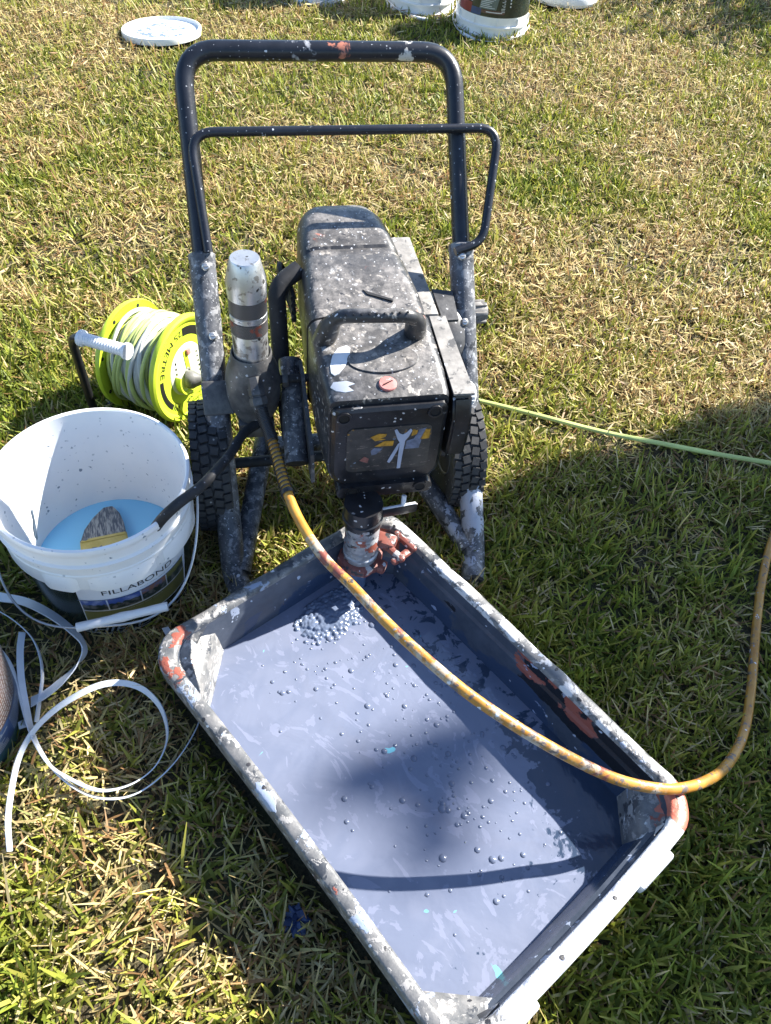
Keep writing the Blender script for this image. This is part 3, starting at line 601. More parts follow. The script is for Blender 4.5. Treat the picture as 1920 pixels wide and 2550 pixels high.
# ------------------------------------------------------------------ orange paint hose
hw = [(-.2445, 1.0155, .368), (-.2245, .948, .330), (-.212, .917, .314)]
def ray(x, y): return (Fv+(x-960)/1955*Rv+(1275-y)/1955*Uv)
def at(x, y, z):
    r_ = ray(x, y); t_ = (z-CAM_H)/r_.z; return Vector((0, 0, CAM_H))+r_*t_
HP = [((639, 966), .368), ((655, 1035), .342), ((672, 1080), .328), ((690, 1140), .314), ((714, 1222), .304), ((749, 1302), .298), ((807, 1389), .294), ((876, 1458), .291), ((957, 1544), .288), ((1037, 1619), .284), ((1152, 1717), .277), ((1268, 1798), .262), ((1383, 1867), .236), ((1498, 1925), .199), ((1579, 1953), .172), ((1671, 1965), .152), ((1752, 1948), .118), ((1809, 1907), .078), ((1850, 1832), .045), ((1869, 1729), .028), ((1884, 1556), .026), ((1899, 1441), .026), ((1925, 1340), .026), ((1985, 1200), .026), ((2120, 1100), .026)]
hpts = spline([at(*p, z) for p, z in HP], 7)
hs = thing('paint_hose', 'orange paint hose looping from the sprayer over the tray corner onto the grass', 'hose', tuple(at(1671, 1965, 0)))
off = -Vector(hs.location)
bm = NB(); tube(bm, [p+off for p in hpts[38:]], .0084, 14); obj('hose_body', bm, 'hose', hs)
bm = NB(); tube(bm, [p+off for p in hpts[9:39]], .0084, 14); obj('hose_start', bm, 'hose_clean', hs)
# coil spring strain relief round the first part of the hose
cl_ = hpts[5:30]; ln = [0]
for a, b in zip(cl_, cl_[1:]): ln.append(ln[-1]+(b-a).length)
tot = ln[-1]; turns = []; pos = 0
def pt(s_):
    for i in range(len(ln)-1):
        if ln[i+1] >= s_: u = (s_-ln[i])/(ln[i+1]-ln[i]); return cl_[i].lerp(cl_[i+1], u), (cl_[i+1]-cl_[i]).normalized()
    return cl_[-1], (cl_[-1]-cl_[-2]).normalized()
hel = []; s_ = 0; a = 0
while s_ < tot-.001:
    p, tg = pt(s_); x_ = tg.orthogonal().normalized(); y_ = tg.cross(x_)
    hel.append(p+off+(x_*math.cos(a)+y_*math.sin(a))*.0104); a += 2*math.pi/10
    pitch_ = .0028 if s_ < tot*.36 or s_ > tot*.94 else .0085
    s_ += pitch_/10
bm = NB(); tube(bm, hel, .0013, 5); obj('strain_relief_spring', bm, 'spring', hs)

# ------------------------------------------------------------------ buckets
def cpatch(bm, rf, a0, a1, z0, z1, off=.0006, n=None, slant=0.):
    n = n or max(2, int(abs(a1-a0)/4)); lo, hi = [], []
    for k in range(n+1):
        u = k/n; a = R(a0+(a1-a0)*u)
        lo.append(bm.verts.new(((rf(z0)+off)*math.cos(a), (rf(z0)+off)*math.sin(a), z0))); aa = a+R(slant)
        hi.append(bm.verts.new(((rf(z1)+off)*math.cos(aa), (rf(z1)+off)*math.sin(aa), z1)))
    for k in range(n): bm.faces.new((lo[k], lo[k+1], hi[k+1], hi[k]))
    return bm
def ctext(bm, s, size, rf, a0, z0, off=.0012, shear=0., flip=False, width=None):
    g = text_geo(s, size, shear); w = max(v[0] for v in g[0]); sc = 1 if width is None else width/w
    def fn(x, y):
        x *= sc
        z = z0+(-y if flip else y); a = R(a0)+(-x if flip else x)/rf(z0); r_ = rf(z)+off
        return V(r_*math.cos(a), r_*math.sin(a), z)
    return put_text(bm, g, fn)
bk = thing('paint_bucket', 'open white bucket with dark landscape label and blue wash water, beside the cart', 'bucket', (PX, PY, 0))
rf = lambda z: .137+.0155*min(z, .2)/.2
prof = [(.0005, .004), (.128, .004), (.131, 0), (.137, .003), (rf(.176), .176), (.1585, .1765), (.1605, .179), (.1615, .215), (.1600, .217), (.1600, .236), (.1655, .238), (.166, .243), (.1615, .246), (.1610, .266), (.1640, .268), (.1655, .272), (.1655, .279), (.1640, .2835), (.1600, .2845), (.1575, .282), (.1570, .270), (rf(.2)-.001, .2), (.135, .012), (.0005, .011)]
bm = NB(); lathe(bm, prof, seg=72); shell = obj('shell', bm, 'bucket', bk, angle=32)
for a0, a1 in ((-105, -84), (-78, -38), (-32, 10), (150, 200)):            # moulded skirt pads
    bm = NB(); A = np.linspace(a0, a1, 12); secs = []
    for i, a in enumerate(A):
        e = min(1, min(i, 11-i)/2+.15); r_ = .1612+.004*e; ca, sa = math.cos(R(a)), math.sin(R(a))
        secs.append([V(.158*ca, .158*sa, .178-.004*e), V(r_*ca, r_*sa, .180-.004*e), V(r_*ca, r_*sa, .205), V(.160*ca, .160*sa, .2135)])
    loft(bm, secs); obj('skirt_pad', bm, 'bucket', bk)
bm = NB(); cpatch(bm, rf, -200, 160, .008, .1745, .0004, 90); lab = obj('label', bm, 'label_dark', bk)
bm = NB(); cpatch(bm, rf, -92.5, -10, .038, .1745, .0008, 24, slant=3); obj('white_panel', bm, 'label_white', lab)
bm = NB(); cpatch(bm, rf, -91.5, -12, .050, .0895, .0012, 24, slant=1); obj('olive_band', bm, 'label_olive', lab)
bm = NB(); cpatch(bm, rf, -92, -12, .0385, .0475, .0012, 24, slant=.4); obj('dark_strip', bm, 'label_dark', lab)
for i, (a0, a1) in enumerate(((-90, -73.5), (-72.5, -51), (-50, -31), (-30, -12))):
    bm = NB(); cpatch(bm, rf, a0, a1, .107, .126, .0014, 8); obj('photo_panel', bm, ('photo_sky', 'photo_sky', 'photo_warm', 'label_olive')[i], lab)
    bm = NB(); n_ = 10; lo = []; hi = []
    for k in range(n_+1):
        a = R(a0+(a1-a0)*k/n_); zz = .108+.005*abs(math.sin(k*1.9+i*2))+.002*(k % 2)
        for L_, z in ((lo, .0935), (hi, zz)): L_.append(bm.verts.new(((rf(z)+.0018)*math.cos(a), (rf(z)+.0018)*math.sin(a), z)))
    for k in range(n_): bm.faces.new((lo[k], lo[k+1], hi[k+1], hi[k]))
    obj('photo_ground', bm, 'photo_ground', lab)
bm = NB(); cpatch(bm, rf, -91.5, -11, .1265, .128, .0016, 24); obj('rule_line', bm, 'ink_blue', lab)
bm = NB(); ctext(bm, 'FILLABOND', .019, rf, -75, .1425, .0012, width=.132); obj('lettering', bm, 'ink', lab)
bm = NB()
for i in range(26):
    if i % 6 != 5: cpatch(bm, rf, -50+i*1.15, -50+i*1.15+.8, .1345, .1358, .0012, 1)
for i in range(30):
    if i % 7 != 6: cpatch(bm, rf, -62+i*.9, -62+i*.9+.6, .0845, .0858, .0022, 1)
obj('small_print', bm, 'ink_grey', lab)
bm = NB(); ctext(bm, 'SHIELD', .026, rf, -99, .0125, .0014, shear=.25, width=.125); obj('lettering', bm, 'ink_grey', lab)
# bail wire and grip
ca, sa = math.cos(R(12)), math.sin(R(12)); ax = V(ca, sa, 0); fr = V(sa, -ca, 0); tau = R(35)
dn = (fr*math.cos(tau)-V(0, 0, 1)*math.sin(tau)).normalized()
wpts = []
for k in range(41):
    th = math.pi*k/40; c_ = math.cos(th); s__ = math.sin(th)
    wpts.append(V(0, 0, .232)+ax*(.172*math.copysign(abs(c_)**.62, c_))+dn*(.225*abs(s__)**.80))
bm = NB(); tube(bm, [ax*.16+V(0, 0, .232)]+wpts+[ax*-.16+V(0, 0, .232)], .0022, 8); bw = obj('bail_wire', bm, 'wire', bk)
gp_ = [wpts[13].lerp(wpts[21], u) for u in np.linspace(0, 1, 9)]; bm = NB(); tube(bm, gp_, [.0082, .008, .0075, .0075, .009, .0075, .0075, .008, .0082], 14); obj('bail_grip', bm, 'grip_white', bw)
for sx in (1, -1):
    bm = NB(); lathe(bm, [(.011, 0), (.011, .006), (.006, .009), (.0005, .009)], ax*(sx*.1605)+V(0, 0, .232), ax*sx, 16); obj('bail_ear', bm, 'bucket', bk)
bm = NB(); ri = lambda z: .1345+.0165*(z-.012)/.188
bm.faces.new([bm.verts.new(((ri(z)-.0008)*math.cos(R(a)), (ri(z)-.0008)*math.sin(R(a)), z)) for a, z in ((170, .140), (172, .141), (174, .122), (177.5, .112), (181, .092), (180, .080), (177, .092), (174.5, .105), (172, .122))]); obj('paint_smear', bm, 'label_photo', bk, smooth=False)
for q in range(26):
    a, z = random.uniform(40, 175), random.uniform(.10, .255); w, h = random.uniform(.5, 1.4), random.uniform(.001, .004); sl = random.uniform(-1, 1)
    if q == 0: bm = NB()
    bm.faces.new([bm.verts.new(((ri(zz)-.0008)*math.cos(R(aa)), (ri(zz)-.0008)*math.sin(R(aa)), zz)) for aa, zz in ((a, z), (a+w*.5, z+h*.3), (a+w+sl, z+h), (a+w*.4+sl, z+h*1.4), (a-.2, z+h*.6))])
sm_ = obj('paint_fleck', bm, 'ink_grey', bk, smooth=False); sm_['kind'] = 'stuff'
# blue water
bm = NB(); lathe(bm, [(.1395, .058), (.1398, .0600), (.08, .0605), (.0004, .0605)], seg=56)
wt = obj('wash_water', bm, 'bluewater'); wt.location = (PX, PY, 0); tag(wt, 'opaque bright blue wash water in the open white bucket', 'water')
# brush floating in it
br = thing('paint_brush', 'wide yellow paint brush with grey bristles lying in the blue wash water', 'paint brush', (-.52, .868, .07), math.atan2(.039, .089))
bm = NB(); loft(bm, [[V(x*s_, y, z+(y*.0)) for x, z in ((-.042, -.008), (.042, -.008), (.042, .009), (-.042, .009))] for y, s_ in ((-.02, 1), (-.016, 1.02), (.012, 1.02), (.016, 1))])
bmesh.ops.bevel(bm, geom=bm.edges[:], offset=.002, segments=2, affect='EDGES'); fe = obj('ferrule', bm, 'brush_yellow', br)
for y in (-.012, .008):
    bm = NB(); tube(bm, [V(-.04, y, .0095), V(.04, y, .0095)], .0016, 6); obj('ferrule_ridge', bm, 'brush_yellow', fe)
bm = NB(); loft(bm, [[V(x*a+b, y, z*h-.0) for x, z in ((-.041, -.006), (-.02, -.0075), (.02, -.0075), (.041, -.006), (.041, .007), (.02, .0085), (-.02, .0085), (-.041, .007))] for y, a, h, b in ((.014, 1, 1, 0), (.04, .88, .95, .004), (.065, .62, .8, .010), (.082, .34, .55, .014), (.09, .2, .3, .015))])
obj('bristles', bm, 'bristle', br)
bm = NB(); tube(bm, [V(0, -.018, 0), V(0, -.04, .004), V(0, -.065, .012), V(0, -.085, .02)], [.018, .013, .010, .011], 12); obj('brush_handle', bm, 'brush_yellow', br)

# pail at the left edge
pl = thing('paint_pail', 'dark labelled paint pail cut off by the left edge, beside the white strap', 'pail', (-.70, .5, 0))
bm = NB(); rf2 = lambda z: .138+.02*z/.29
lathe(bm, [(.0005, .003), (.132, 0), (rf2(0), .004), (rf2(.195), .195), (.153, .197), (.154, .205), (.152, .212), (.0005, .213)], seg=64); obj('shell', bm, 'bucket_far', pl)
bm = NB(); cpatch(bm, rf2, -140, 160, .006, .193, .0004, 75); lb = obj('label', bm, 'ink_teal', pl)
bm = NB(); cpatch(bm, rf2, -28, 60, .085, .19, .0008, 24); obj('brown_panel', bm, 'ink_brown', lb)
bm = NB()
for row in range(12):
    z = .09+row*.0082; a = -26
    while a < 58:
        w = random.uniform(1.2, 3.4); cpatch(bm, rf2, a, min(58, a+w), z, z+.003, .0012, 1); a += w+.7
obj('small_print', bm, 'ink_grey', lb)
bm = NB(); cpatch(bm, rf2, -30, 40, .036, .0835, .0008, 20); obj('blue_band', bm, 'ink_blue', lb)
bm = NB()
for row in range(9):
    z = .04+row*.0045; cpatch(bm, rf2, -27, -27+random.uniform(14, 26), z, z+.0016, .0012, 8)
    cpatch(bm, rf2, 2, 2+random.uniform(10, 26), z, z+.0014, .0012, 8)
obj('small_print', bm, 'ink_grey', lb)
bm = NB(); ctext(bm, 'OA', .045, rf2, -52, .045, .0014); obj('lettering', bm, 'ink_green', lb)

# far pails standing upside down
G2 = 'white pails standing upside down at the back of the lawn'
def far_pail(x, y, r_, label, rz=0, printed=False):
    e = thing('upturned_pail', label, 'pail', (x, y, 0), rz, G2)
    k_ = r_/.165; H = .33
    rr = lambda z: k_*(.157-.022*(z-.09)/.24)
    bm = NB(); lathe(bm, [(.150*k_, 0), (.164*k_, 0), (.165*k_, .004), (.165*k_, .016), (.160*k_, .019), (.1585*k_, .022), (.159*k_, .045), (.164*k_, .047), (.164*k_, .054), (.157*k_, .057), (.157*k_, .085), (rr(.09), .0865), (rr(H-.004), H-.004), (rr(H)-.004, H), (.128*k_, H), (.126*k_, H-.006), (.0005, H-.006)], seg=56); obj('shell', bm, 'bucket_far', e)
    for q in range(10):
        a = 2*math.pi*q/10; bm = NB(); box(bm, (.1595*k_*math.cos(a), .1595*k_*math.sin(a), .071), (.008, .004, .028), .0015, Matrix.Rotation(a, 3, 'Z')); obj('rib', bm, 'bucket_far', e)
    bm = NB(); th = np.linspace(0, math.pi, 26); tube(bm, [V(.172*k_*math.cos(a), -.05*math.sin(a)-.155*math.sin(a), .04-.03*math.sin(a)) for a in th], .0024, 7); w = obj('bail_wire', bm, 'wire', e)
    bm = NB(); tube(bm, [V(.172*k_*math.cos(a), -.205*math.sin(a), .04-.03*math.sin(a)) for a in (1.72, 1.88, 2.04, 2.2)], .0075, 10); obj('bail_grip', bm, 'grip_white', w)
    if printed:
        bm = NB(); cpatch(bm, rr, -200, 110, .09, .31, .0005, 70); lb = obj('label', bm, 'label_dark', e)
        bm = NB(); cpatch(bm, rr, -146, -118, .135, .30, .001, 8); obj('white_panel', bm, 'label_white', lb)
        bm = NB(); cpatch(bm, rr, -150, -118, .092, .13, .001, 8); obj('red_panel', bm, 'ink_red', lb)
        bm = NB(); cpatch(bm, rr, -118, -100, .092, .118, .001, 6); obj('blue_panel', bm, 'ink_blue', lb)
        bm = NB(); cpatch(bm, rr, -104, -76, .118, .205, .001, 8, slant=6); obj('grey_panel', bm, 'ink_panel', lb)
        for z0_, z1_ in ((.103, .1155), (.21, .222)): bm = NB(); cpatch(bm, rr, -108, -62, z0_, z1_, .001, 10); obj('brown_band', bm, 'ink_brown', lb)
        bm = NB()
        for i in range(15): cpatch(bm, rr, -143, -143+random.uniform(12, 22), .145+i*.01, .149+i*.01, .0014, 4)
        obj('small_print', bm, 'ink_blue', lb)
        bm = NB()
        for i in range(12): cpatch(bm, rr, -102, -102+random.uniform(14, 24), .123+i*.0065, .125+i*.0065, .0014, 4)
        for i in range(16): cpatch(bm, rr, -68+random.uniform(0, 4), -62, .112+i*.006, .114+i*.006, .0014, 2)
        for z in (.1075, .2145): cpatch(bm, rr, -92, -66, z, z+.0032, .0014, 5)
        for i in range(9): cpatch(bm, rr, -54, -54+random.uniform(.8, 2.5), .13+i*.012, .136+i*.012, .0014, 1)
        obj('small_print', bm, 'ink_white', lb)
    return e
far_pail(-.11, 4.22, .162, 'plain white upturned pail just left of the dark labelled pail', R(20))
far_pail(.225, 4.04, .167, 'white upturned pail with dark green printed label, nearest of the row', R(-12), True)
far_pail(-.60, 4.185, .140, 'plain white upturned pail farthest left, only its rim in view', R(-40))

# lid on the grass
ld = thing('bucket_lid', 'round white lid splashed with grey paint lying on the far grass', 'lid', (-1.135, 3.501, .012)); ld.rotation_euler = (R(-4), R(-2), .4)
bm = NB(); lathe(bm, [(.154, 0), (.160, .002), (.161, .02), (.159, .025), (.153, .026), (.151, .023), (.149, .014), (.11, .013), (.0005, .014)], seg=64); obj('lid_disc', bm, 'lid', ld, angle=30)

ld2 = thing('bucket_lid', 'clean white lid on the grass right of the dark labelled pail', 'lid', (.59, 4.515, .03)); ld2.rotation_euler = (R(-2), R(1), 1.1)
bm = NB(); lathe(bm, [(.150, -.018), (.157, -.016), (.160, -.006), (.163, -.004), (.163, .018), (.160, .024), (.153, .026), (.151, .023), (.149, .014), (.11, .013), (.0005, .014)], seg=64); obj('lid_disc', bm, 'bucket_far', ld2, angle=30)

# ------------------------------------------------------------------ cable reel
n = V(.946, -.315, .081).normalized(); C0 = V(-.477, 1.327, .127); W = .137
rl = thing('cable_reel', 'lime green extension cable reel wound with cable, standing behind the bucket', 'cable reel', (-.52, 1.34, 0)); ro = -Vector(rl.location)
rx = V(0, 0, 1); rx = (rx-n*rx.dot(n)).normalized(); ry = n.cross(rx)        # rx up, ry in the face plane
def fl(bm, prof, org): return lathe(bm, prof, org+ro, n, 64)
def reel_l(bm, prof, org, seg=64):
    o_ = org+ro; rings = [[bm.verts.new(o_+n*h+rx*(r_*math.cos(2*math.pi*k/seg))+ry*(r_*math.sin(2*math.pi*k/seg))) for k in range(seg)] for r_, h in prof]
    for a, b in zip(rings, rings[1:]):
        for k in range(seg): bm.faces.new((a[k], a[(k+1) % seg], b[(k+1) % seg], b[k]))
    return bm
bm = NB(); reel_l(bm, [(.0005, .004), (.105, .004), (.109, .008), (.117, .009), (.122, .006), (.123, 0), (.121, -.006), (.112, -.003), (.05, -.003)], C0); ff_ = obj('front_flange', bm, 'lime', rl)
bm = NB(); reel_l(bm, [(.05, .003), (.112, .003), (.121, .006), (.123, 0), (.121, -.006), (.1, -.004), (.0005, -.004)], C0-n*W); bf = obj('back_flange', bm, 'lime', rl)
for q in range(8):
    a = 2*math.pi*q/8+.3; bm = NB(); lathe(bm, [(.0045, .0034), (.0002, .0036)], C0+ro-n*W+(rx*math.cos(a)+ry*math.sin(a))*.108, n, 12); obj('flange_hole', bm, 'hole', bf)
bm = NB(); reel_l(bm, [(.058, 0), (.058, -W)], C0); obj('drum', bm, 'lime', rl)
# windings: turns of cable, some lime some grey
k = 0
for layer, (r_, cnt) in enumerate(((.078, 13), (.088, 12), (.0965, 11), (.1035, 9))):
    for i in range(cnt):
        h = -.012-(W-.026)*(i+.5*(layer % 2)+.1)/cnt; tl_ = random.uniform(-.006, .006)*(1+layer); tw = random.uniform(0, 6.28); rj = r_+random.uniform(-.002, .003)
        pts = [C0+ro+n*max(-W+.008, min(-.008, h+tl_*math.sin(a+tw)))+(rx*math.cos(a)+ry*math.sin(a))*(rj+.002*math.sin(2*a+tw)) for a in np.linspace(0, 2*math.pi, 45)]
        bm = NB(); tube(bm, pts, .0047, 8, cap=False); obj('cable_turn', bm, 'cable_lime' if random.random() < .55 else 'cable_grey', rl)
bm = NB(); tube(bm, [C0+ro+n*(-.11+.085*(a+1.9)/4.2)+(rx*math.cos(a)-ry*math.sin(a)*1)*(.1035) for a in np.linspace(-1.9, 2.3, 30)], .0047, 8); obj('cable_turn', bm, 'cable_lime', rl)
# printed face
bm = NB(); reel_l(bm, [(.0005, .006), (.058, .006), (.060, .0045)], C0); fp = obj('face_plate', bm, 'reel_white', rl)
def ringband(bm, r0, r1, a0, a1, h, nseg=40):
    lo = [bm.verts.new(C0+ro+n*h+(rx*math.cos(R(a0+(a1-a0)*k/nseg))+ry*math.sin(R(a0+(a1-a0)*k/nseg)))*r0) for k in range(nseg+1)]
    hi = [bm.verts.new(C0+ro+n*h+(rx*math.cos(R(a0+(a1-a0)*k/nseg))+ry*math.sin(R(a0+(a1-a0)*k/nseg)))*r1) for k in range(nseg+1)]
    for k in range(nseg): bm.faces.new((lo[k], lo[k+1], hi[k+1], hi[k]))
for a_, b_, c_ in ((-75, -8, .078), (75, 128, .085)):
    bm = NB(); ringband(bm, c_, .097, a_, b_, .0046); obj('printed_arc', bm, 'ink', rl)
for i in range(4):
    for a_ in (-80-i*4, 130+i*4): bm = NB(); ringband(bm, .079, .097, a_, a_+1.8, .0046, 2); obj('printed_bar', bm, 'ink', rl)
def ringtext(s, size, amid, r_, h, width):
    g = text_geo(s, size); w = max(v[0] for v in g[0]); bm = NB(); sc = width/w
    def fn(x, y):
        a = R(amid)+((x*sc-width/2)/r_); rad = r_-y; return C0+ro+n*h+(rx*math.cos(a)+ry*math.sin(a))*rad
    return put_text(bm, g, fn)
# ry side: decide the sign so that angles grow to the viewer's left
obj('lettering', ringtext('25 METRE', .020, 32, .095, .0048, .128), 'ink', rl)
def facebox(name, mat, u, v, su, sv, th=.004, par=None, rot=0):
    bm = NB(); c_ = C0+ro+n*(.006+th/2)+rx*u+ry*v; mt = Matrix((rx, ry, n)).transposed() @ Matrix.Rotation(rot, 3, 'Z')
    box(bm, c_, (su, sv, th), .0006, mt); return obj(name, bm, mat, par or rl)
facebox('reset_switch', 'cap_red', .040, -.012, .014, .012, .006); facebox('yellow_stripe', 'lime', .012, -.004, .07, .014, .0014)
for i in range(6): facebox('vent_slot', 'ink', .036-i*.0125, .034+.004*math.sin(i*.6), .006, .004, .0012)
for i in range(5): facebox('vent_slot', 'ink', .020-i*.0125, -.042, .006, .004, .0012)
facebox('red_tag', 'cap_red', -.036, .012, .008, .01, .003)
for (u, v, s_) in ((-.075, -.008, '10A'), (-.070, -.030, '240V'), (-.082, .014, 'MAX')):
    bm = NB(); g_ = text_geo(s_, .012); put_text(bm, g_, lambda x, y: C0+ro+n*.0046+rx*(u+.01-y*.9)*1+ry*(v+.012-x)); obj('lettering', bm, 'ink', rl)
bm = NB(); reel_l(bm, [(.008, .006), (.008, .009), (.004, .0095), (.004, .007)], C0+rx*-.004, 20); obj('hub_screw', bm, 'screw', rl)
# plug hood and the plug itself
pc = C0-rx*.020+ry*.012
bm = NB()
lo = []; 
for h, r_ in ((.004, .040), (.020, .040), (.020, .036), (.004, .036)):
    lo.append([C0-rx*.012+ry*.010+ro+n*h+(rx*math.cos(a)+ry*math.sin(a))*r_ for a in np.linspace(R(60), R(215), 24)])
loft(bm, [[l_[k] for l_ in lo] for k in range(24)]); obj('socket_hood', bm, 'lime', rl)
pdir = (n*.9-ry*.42-rx*.05).normalized(); bm = NB(); lathe(bm, [(.0005, 0), (.019, 0), (.021, .004), (.021, .014), (.017, .02), (.010, .036), (.008, .044), (.0085, .046), (.007, .048), (.0085, .051), (.007, .053), (.0085, .056), (.007, .058), (.0075, .064), (.005, .066)], pc+ro+n*.008, pdir, 24); pg = obj('plug', bm, 'plug', rl)
p0 = pc+ro+n*.008+pdir*.062; bm = NB(); tube(bm, spline([p0, p0+pdir*.03, p0+pdir*.07-rx*.01, p0+pdir*.10-rx*.06], 6), .0042, 8); obj('plug_cord', bm, 'plug', rl)
# carrying handle
Q = V(-.523, 1.16, .297); gA, gB = Q-n*.112, Q
bm = NB(); pts = [gA.lerp(gB, u) for u in np.linspace(0, 1, 37)]
rad = [(.0165 if i < 3 or i > 33 else (.0128 if i % 2 else .0108)) for i in range(37)]
tube(bm, [p+ro for p in pts], rad, 18); obj('ribbed_grip', bm, 'grip_white', rl)
bm = NB(); fpts = fillet([gB-n*.02, gA-n*.025, V(-.655, 1.215, .10), V(-.66, 1.235, .012), V(-.655, 1.45, .012), C0-n*(W+.02)+V(0, .1, -.115), C0-n*(W+.02)], .03, 6)
tube(bm, [p+ro for p in fpts], .0092, 12); obj('stand_tube', bm, 'frame_black', rl)
# the cord run out over the lawn
cd = [(-.37, 1.42, .02), (-.2, 1.50, .012), (.0, 1.49, .012), (.2, 1.44, .03), (.323, 1.411, .034), (.487, 1.380, .031), (.627, 1.357, .036), (.757, 1.346, .033), (.881, 1.335, .034), (.969, 1.324, .034), (1.3, 1.30, .018), (1.9, 1.36, .016)]
bm = NB(); tube(bm, spline(cd, 6), .0056, 8); o = obj('extension_cord', bm, 'cable_lime'); tag(o, 'pale lime extension cord running over the grass to the right edge', 'cord')

# ------------------------------------------------------------------ white straps and scraps
LYING = [(p.x, p.y, .012) for p in spline(cd, 6) if p.y < 1.46]+[(p.x, p.y, .013) for p in hpts[130:]]
def ribbon(name, pts, width, label, cat, group=None, th=.0009, n=6):
    """pts: (x, y, z, tilt in degrees of the ribbon's flat side)"""
    pts = [(p[0], p[1], p[2]+.012, p[3]) for p in pts]; width *= 1.3 if width > .015 else 1.0
    P = spline([p[:3] for p in pts], n); T = []; LYING.extend((p.x, p.y, width*.7) for p in P[::2])
    tl = [p[3] for p in pts]; m_ = len(P)
    for i in range(m_):
        f = i/(m_-1)*(len(tl)-1); j = min(int(f), len(tl)-2); T.append(tl[j]+(tl[j+1]-tl[j])*(f-j))
    bm = NB(); secs = []
    for i, p in enumerate(P):
        tg = (P[min(i+1, m_-1)]-P[max(i-1, 0)]).normalized(); sd = tg.cross(V(0, 0, 1)).normalized(); up = sd.cross(tg)
        a = R(T[i]); w = sd*math.cos(a)+up*math.sin(a); q = (up*math.cos(a)-sd*math.sin(a))*th
        secs.append([p+w*width/2+q, p+w*width/2-q, p-w*width/2-q, p-w*width/2+q])
    loft(bm, secs); o = obj(name, bm, 'strap', angle=25); return tag(o, label, cat, group)
GS = 'white plastic straps lying by the bucket'
ribbon('plastic_strap', [(-.76, .755, .03, 10), (-.682, .745, .03, 15), (-.629, .739, .033, 25), (-.568, .713, .04, 35), (-.515, .681, .04, 50), (-.492, .655, .036, 80), (-.499, .625, .03, 125), (-.517, .594, .025, 150), (-.536, .572, .02, 155), (-.556, .560, .012, 165)], .017, 'wide white strap curling in a hook below the bucket', 'strap', GS)
ribbon('plastic_strap', [(-.74, .745, .025, 60), (-.675, .72, .025, 70), (-.633, .70, .026, 75), (-.593, .672, .026, 78), (-.566, .638, .026, 80), (-.55, .604, .024, 80), (-.544, .578, .02, 80), (-.54, .553, .014, 70), (-.536, .528, .008, 60)], .009, 'thin white strap edge arcing behind the wide hooked strap', 'strap', GS)
ribbon('plastic_strap', [(-.617, .684, .02, 20), (-.603, .643, .026, 22), (-.580, .591, .028, 30), (-.553, .543, .027, 50), (-.525, .498, .025, 65), (-.488, .459, .024, 72), (-.449, .432, .024, 70), (-.406, .415, .024, 62), (-.366, .414, .024, 60), (-.333, .428, .024, 62), (-.304, .459, .024, 66), (-.284, .498, .022, 70), (-.272, .544, .018, 72), (-.272, .576, .01, 75)], .0115, 'white strap sweeping below the ring to end at the tray', 'strap', GS)
ribbon('plastic_strap', [(-.70, .67, .03, 60), (-.645, .646, .03, 60), (-.608, .615, .03, 62), (-.573, .566, .031, 66), (-.54, .516, .03, 70), (-.514, .483, .03, 72), (-.48, .452, .03, 68), (-.449, .437, .03, 60), (-.404, .423, .03, 50), (-.372, .425, .03, 55), (-.34, .442, .03, 62), (-.318, .471, .028, 68), (-.312, .511, .026, 70), (-.322, .546, .026, 64), (-.344, .577, .027, 55), (-.378, .599, .03, 45), (-.415, .603, .033, 40), (-.451, .59, .036, 45), (-.49, .555, .038, 60), (-.516, .519, .036, 70), (-.528, .488, .033, 70), (-.531, .452, .03, 66), (-.525, .406, .024, 60), (-.515, .364, .018, 60), (-.499, .325, .010, 60)], .0105, 'white strap coiled into a ring left of the tray', 'strap', GS)
ribbon('plastic_strap', [(-.372, .725, .022, 20), (-.352, .70, .026, 20), (-.335, .68, .02, 10)], .012, 'short white strap end poking out at the tray corner', 'strap', GS)
bm = NB(); rr_ = random.Random(3)
res = bmesh.ops.create_icosphere(bm, subdivisions=3, radius=.018)
for v in bm.verts: v.co *= 1+.9*(rr_.random()-.5); v.co.z *= .7
o = obj('plastic_scrap', bm, 'blue_film', smooth=False); o.location = (-.062, .278, .016); tag(o, 'crumpled scrap of blue plastic film against the tray side', 'scrap')
bm = NB(); prism(bm, [V(0, 0, 0), V(.012, .004, .004), V(.010, .014, .008), V(.003, .018, .002), V(-.004, .009, .006)], (0, 0, 1), .0006); o = obj('white_scrap', bm, 'strap', smooth=False); o.location = (-.556, .51, .026); tag(o, 'tiny white scrap on the grass beside the left pail', 'scrap')

# ------------------------------------------------------------------ added plants outside the view, shaped and placed to shade the lawn
def inpoly(x, y, poly):
    c_ = False; j = len(poly)-1
    for i in range(len(poly)):
        xi, yi = poly[i]; xj, yj = poly[j]
        if (yi > y) != (yj > y) and x < (xj-xi)*(y-yi)/(yj-yi)+xi: c_ = not c_
        j = i
    return c_
SHADE = [(.95, 1.57), (.72, 1.45), (.55, 1.34), (.39, 1.26), (.27, 1.20), (.19, 1.10), (.08, .945), (.27, .708), (.49, .495), (.505, .44), (.46, .375), (.37, .28), (.30, .20), (.42, .06), (.7, -.3), (1.6, .1), (1.9, 1.2), (1.5, 1.8)]  # ground outlines of shade that the added leaves are fitted to
BLOB = [[(.19, .60), (.10, .56), (-.02, .49), (-.08, .44), (-.05, .42), (.05, .46), (.06, .40), (.07, .34), (.11, .34), (.115, .42), (.12, .48), (.21, .555)]]
SHADE2 = [(-.82, .68), (-.62, .60), (-.56, .53), (-.535, .46), (-.60, .45), (-.85, .46)]
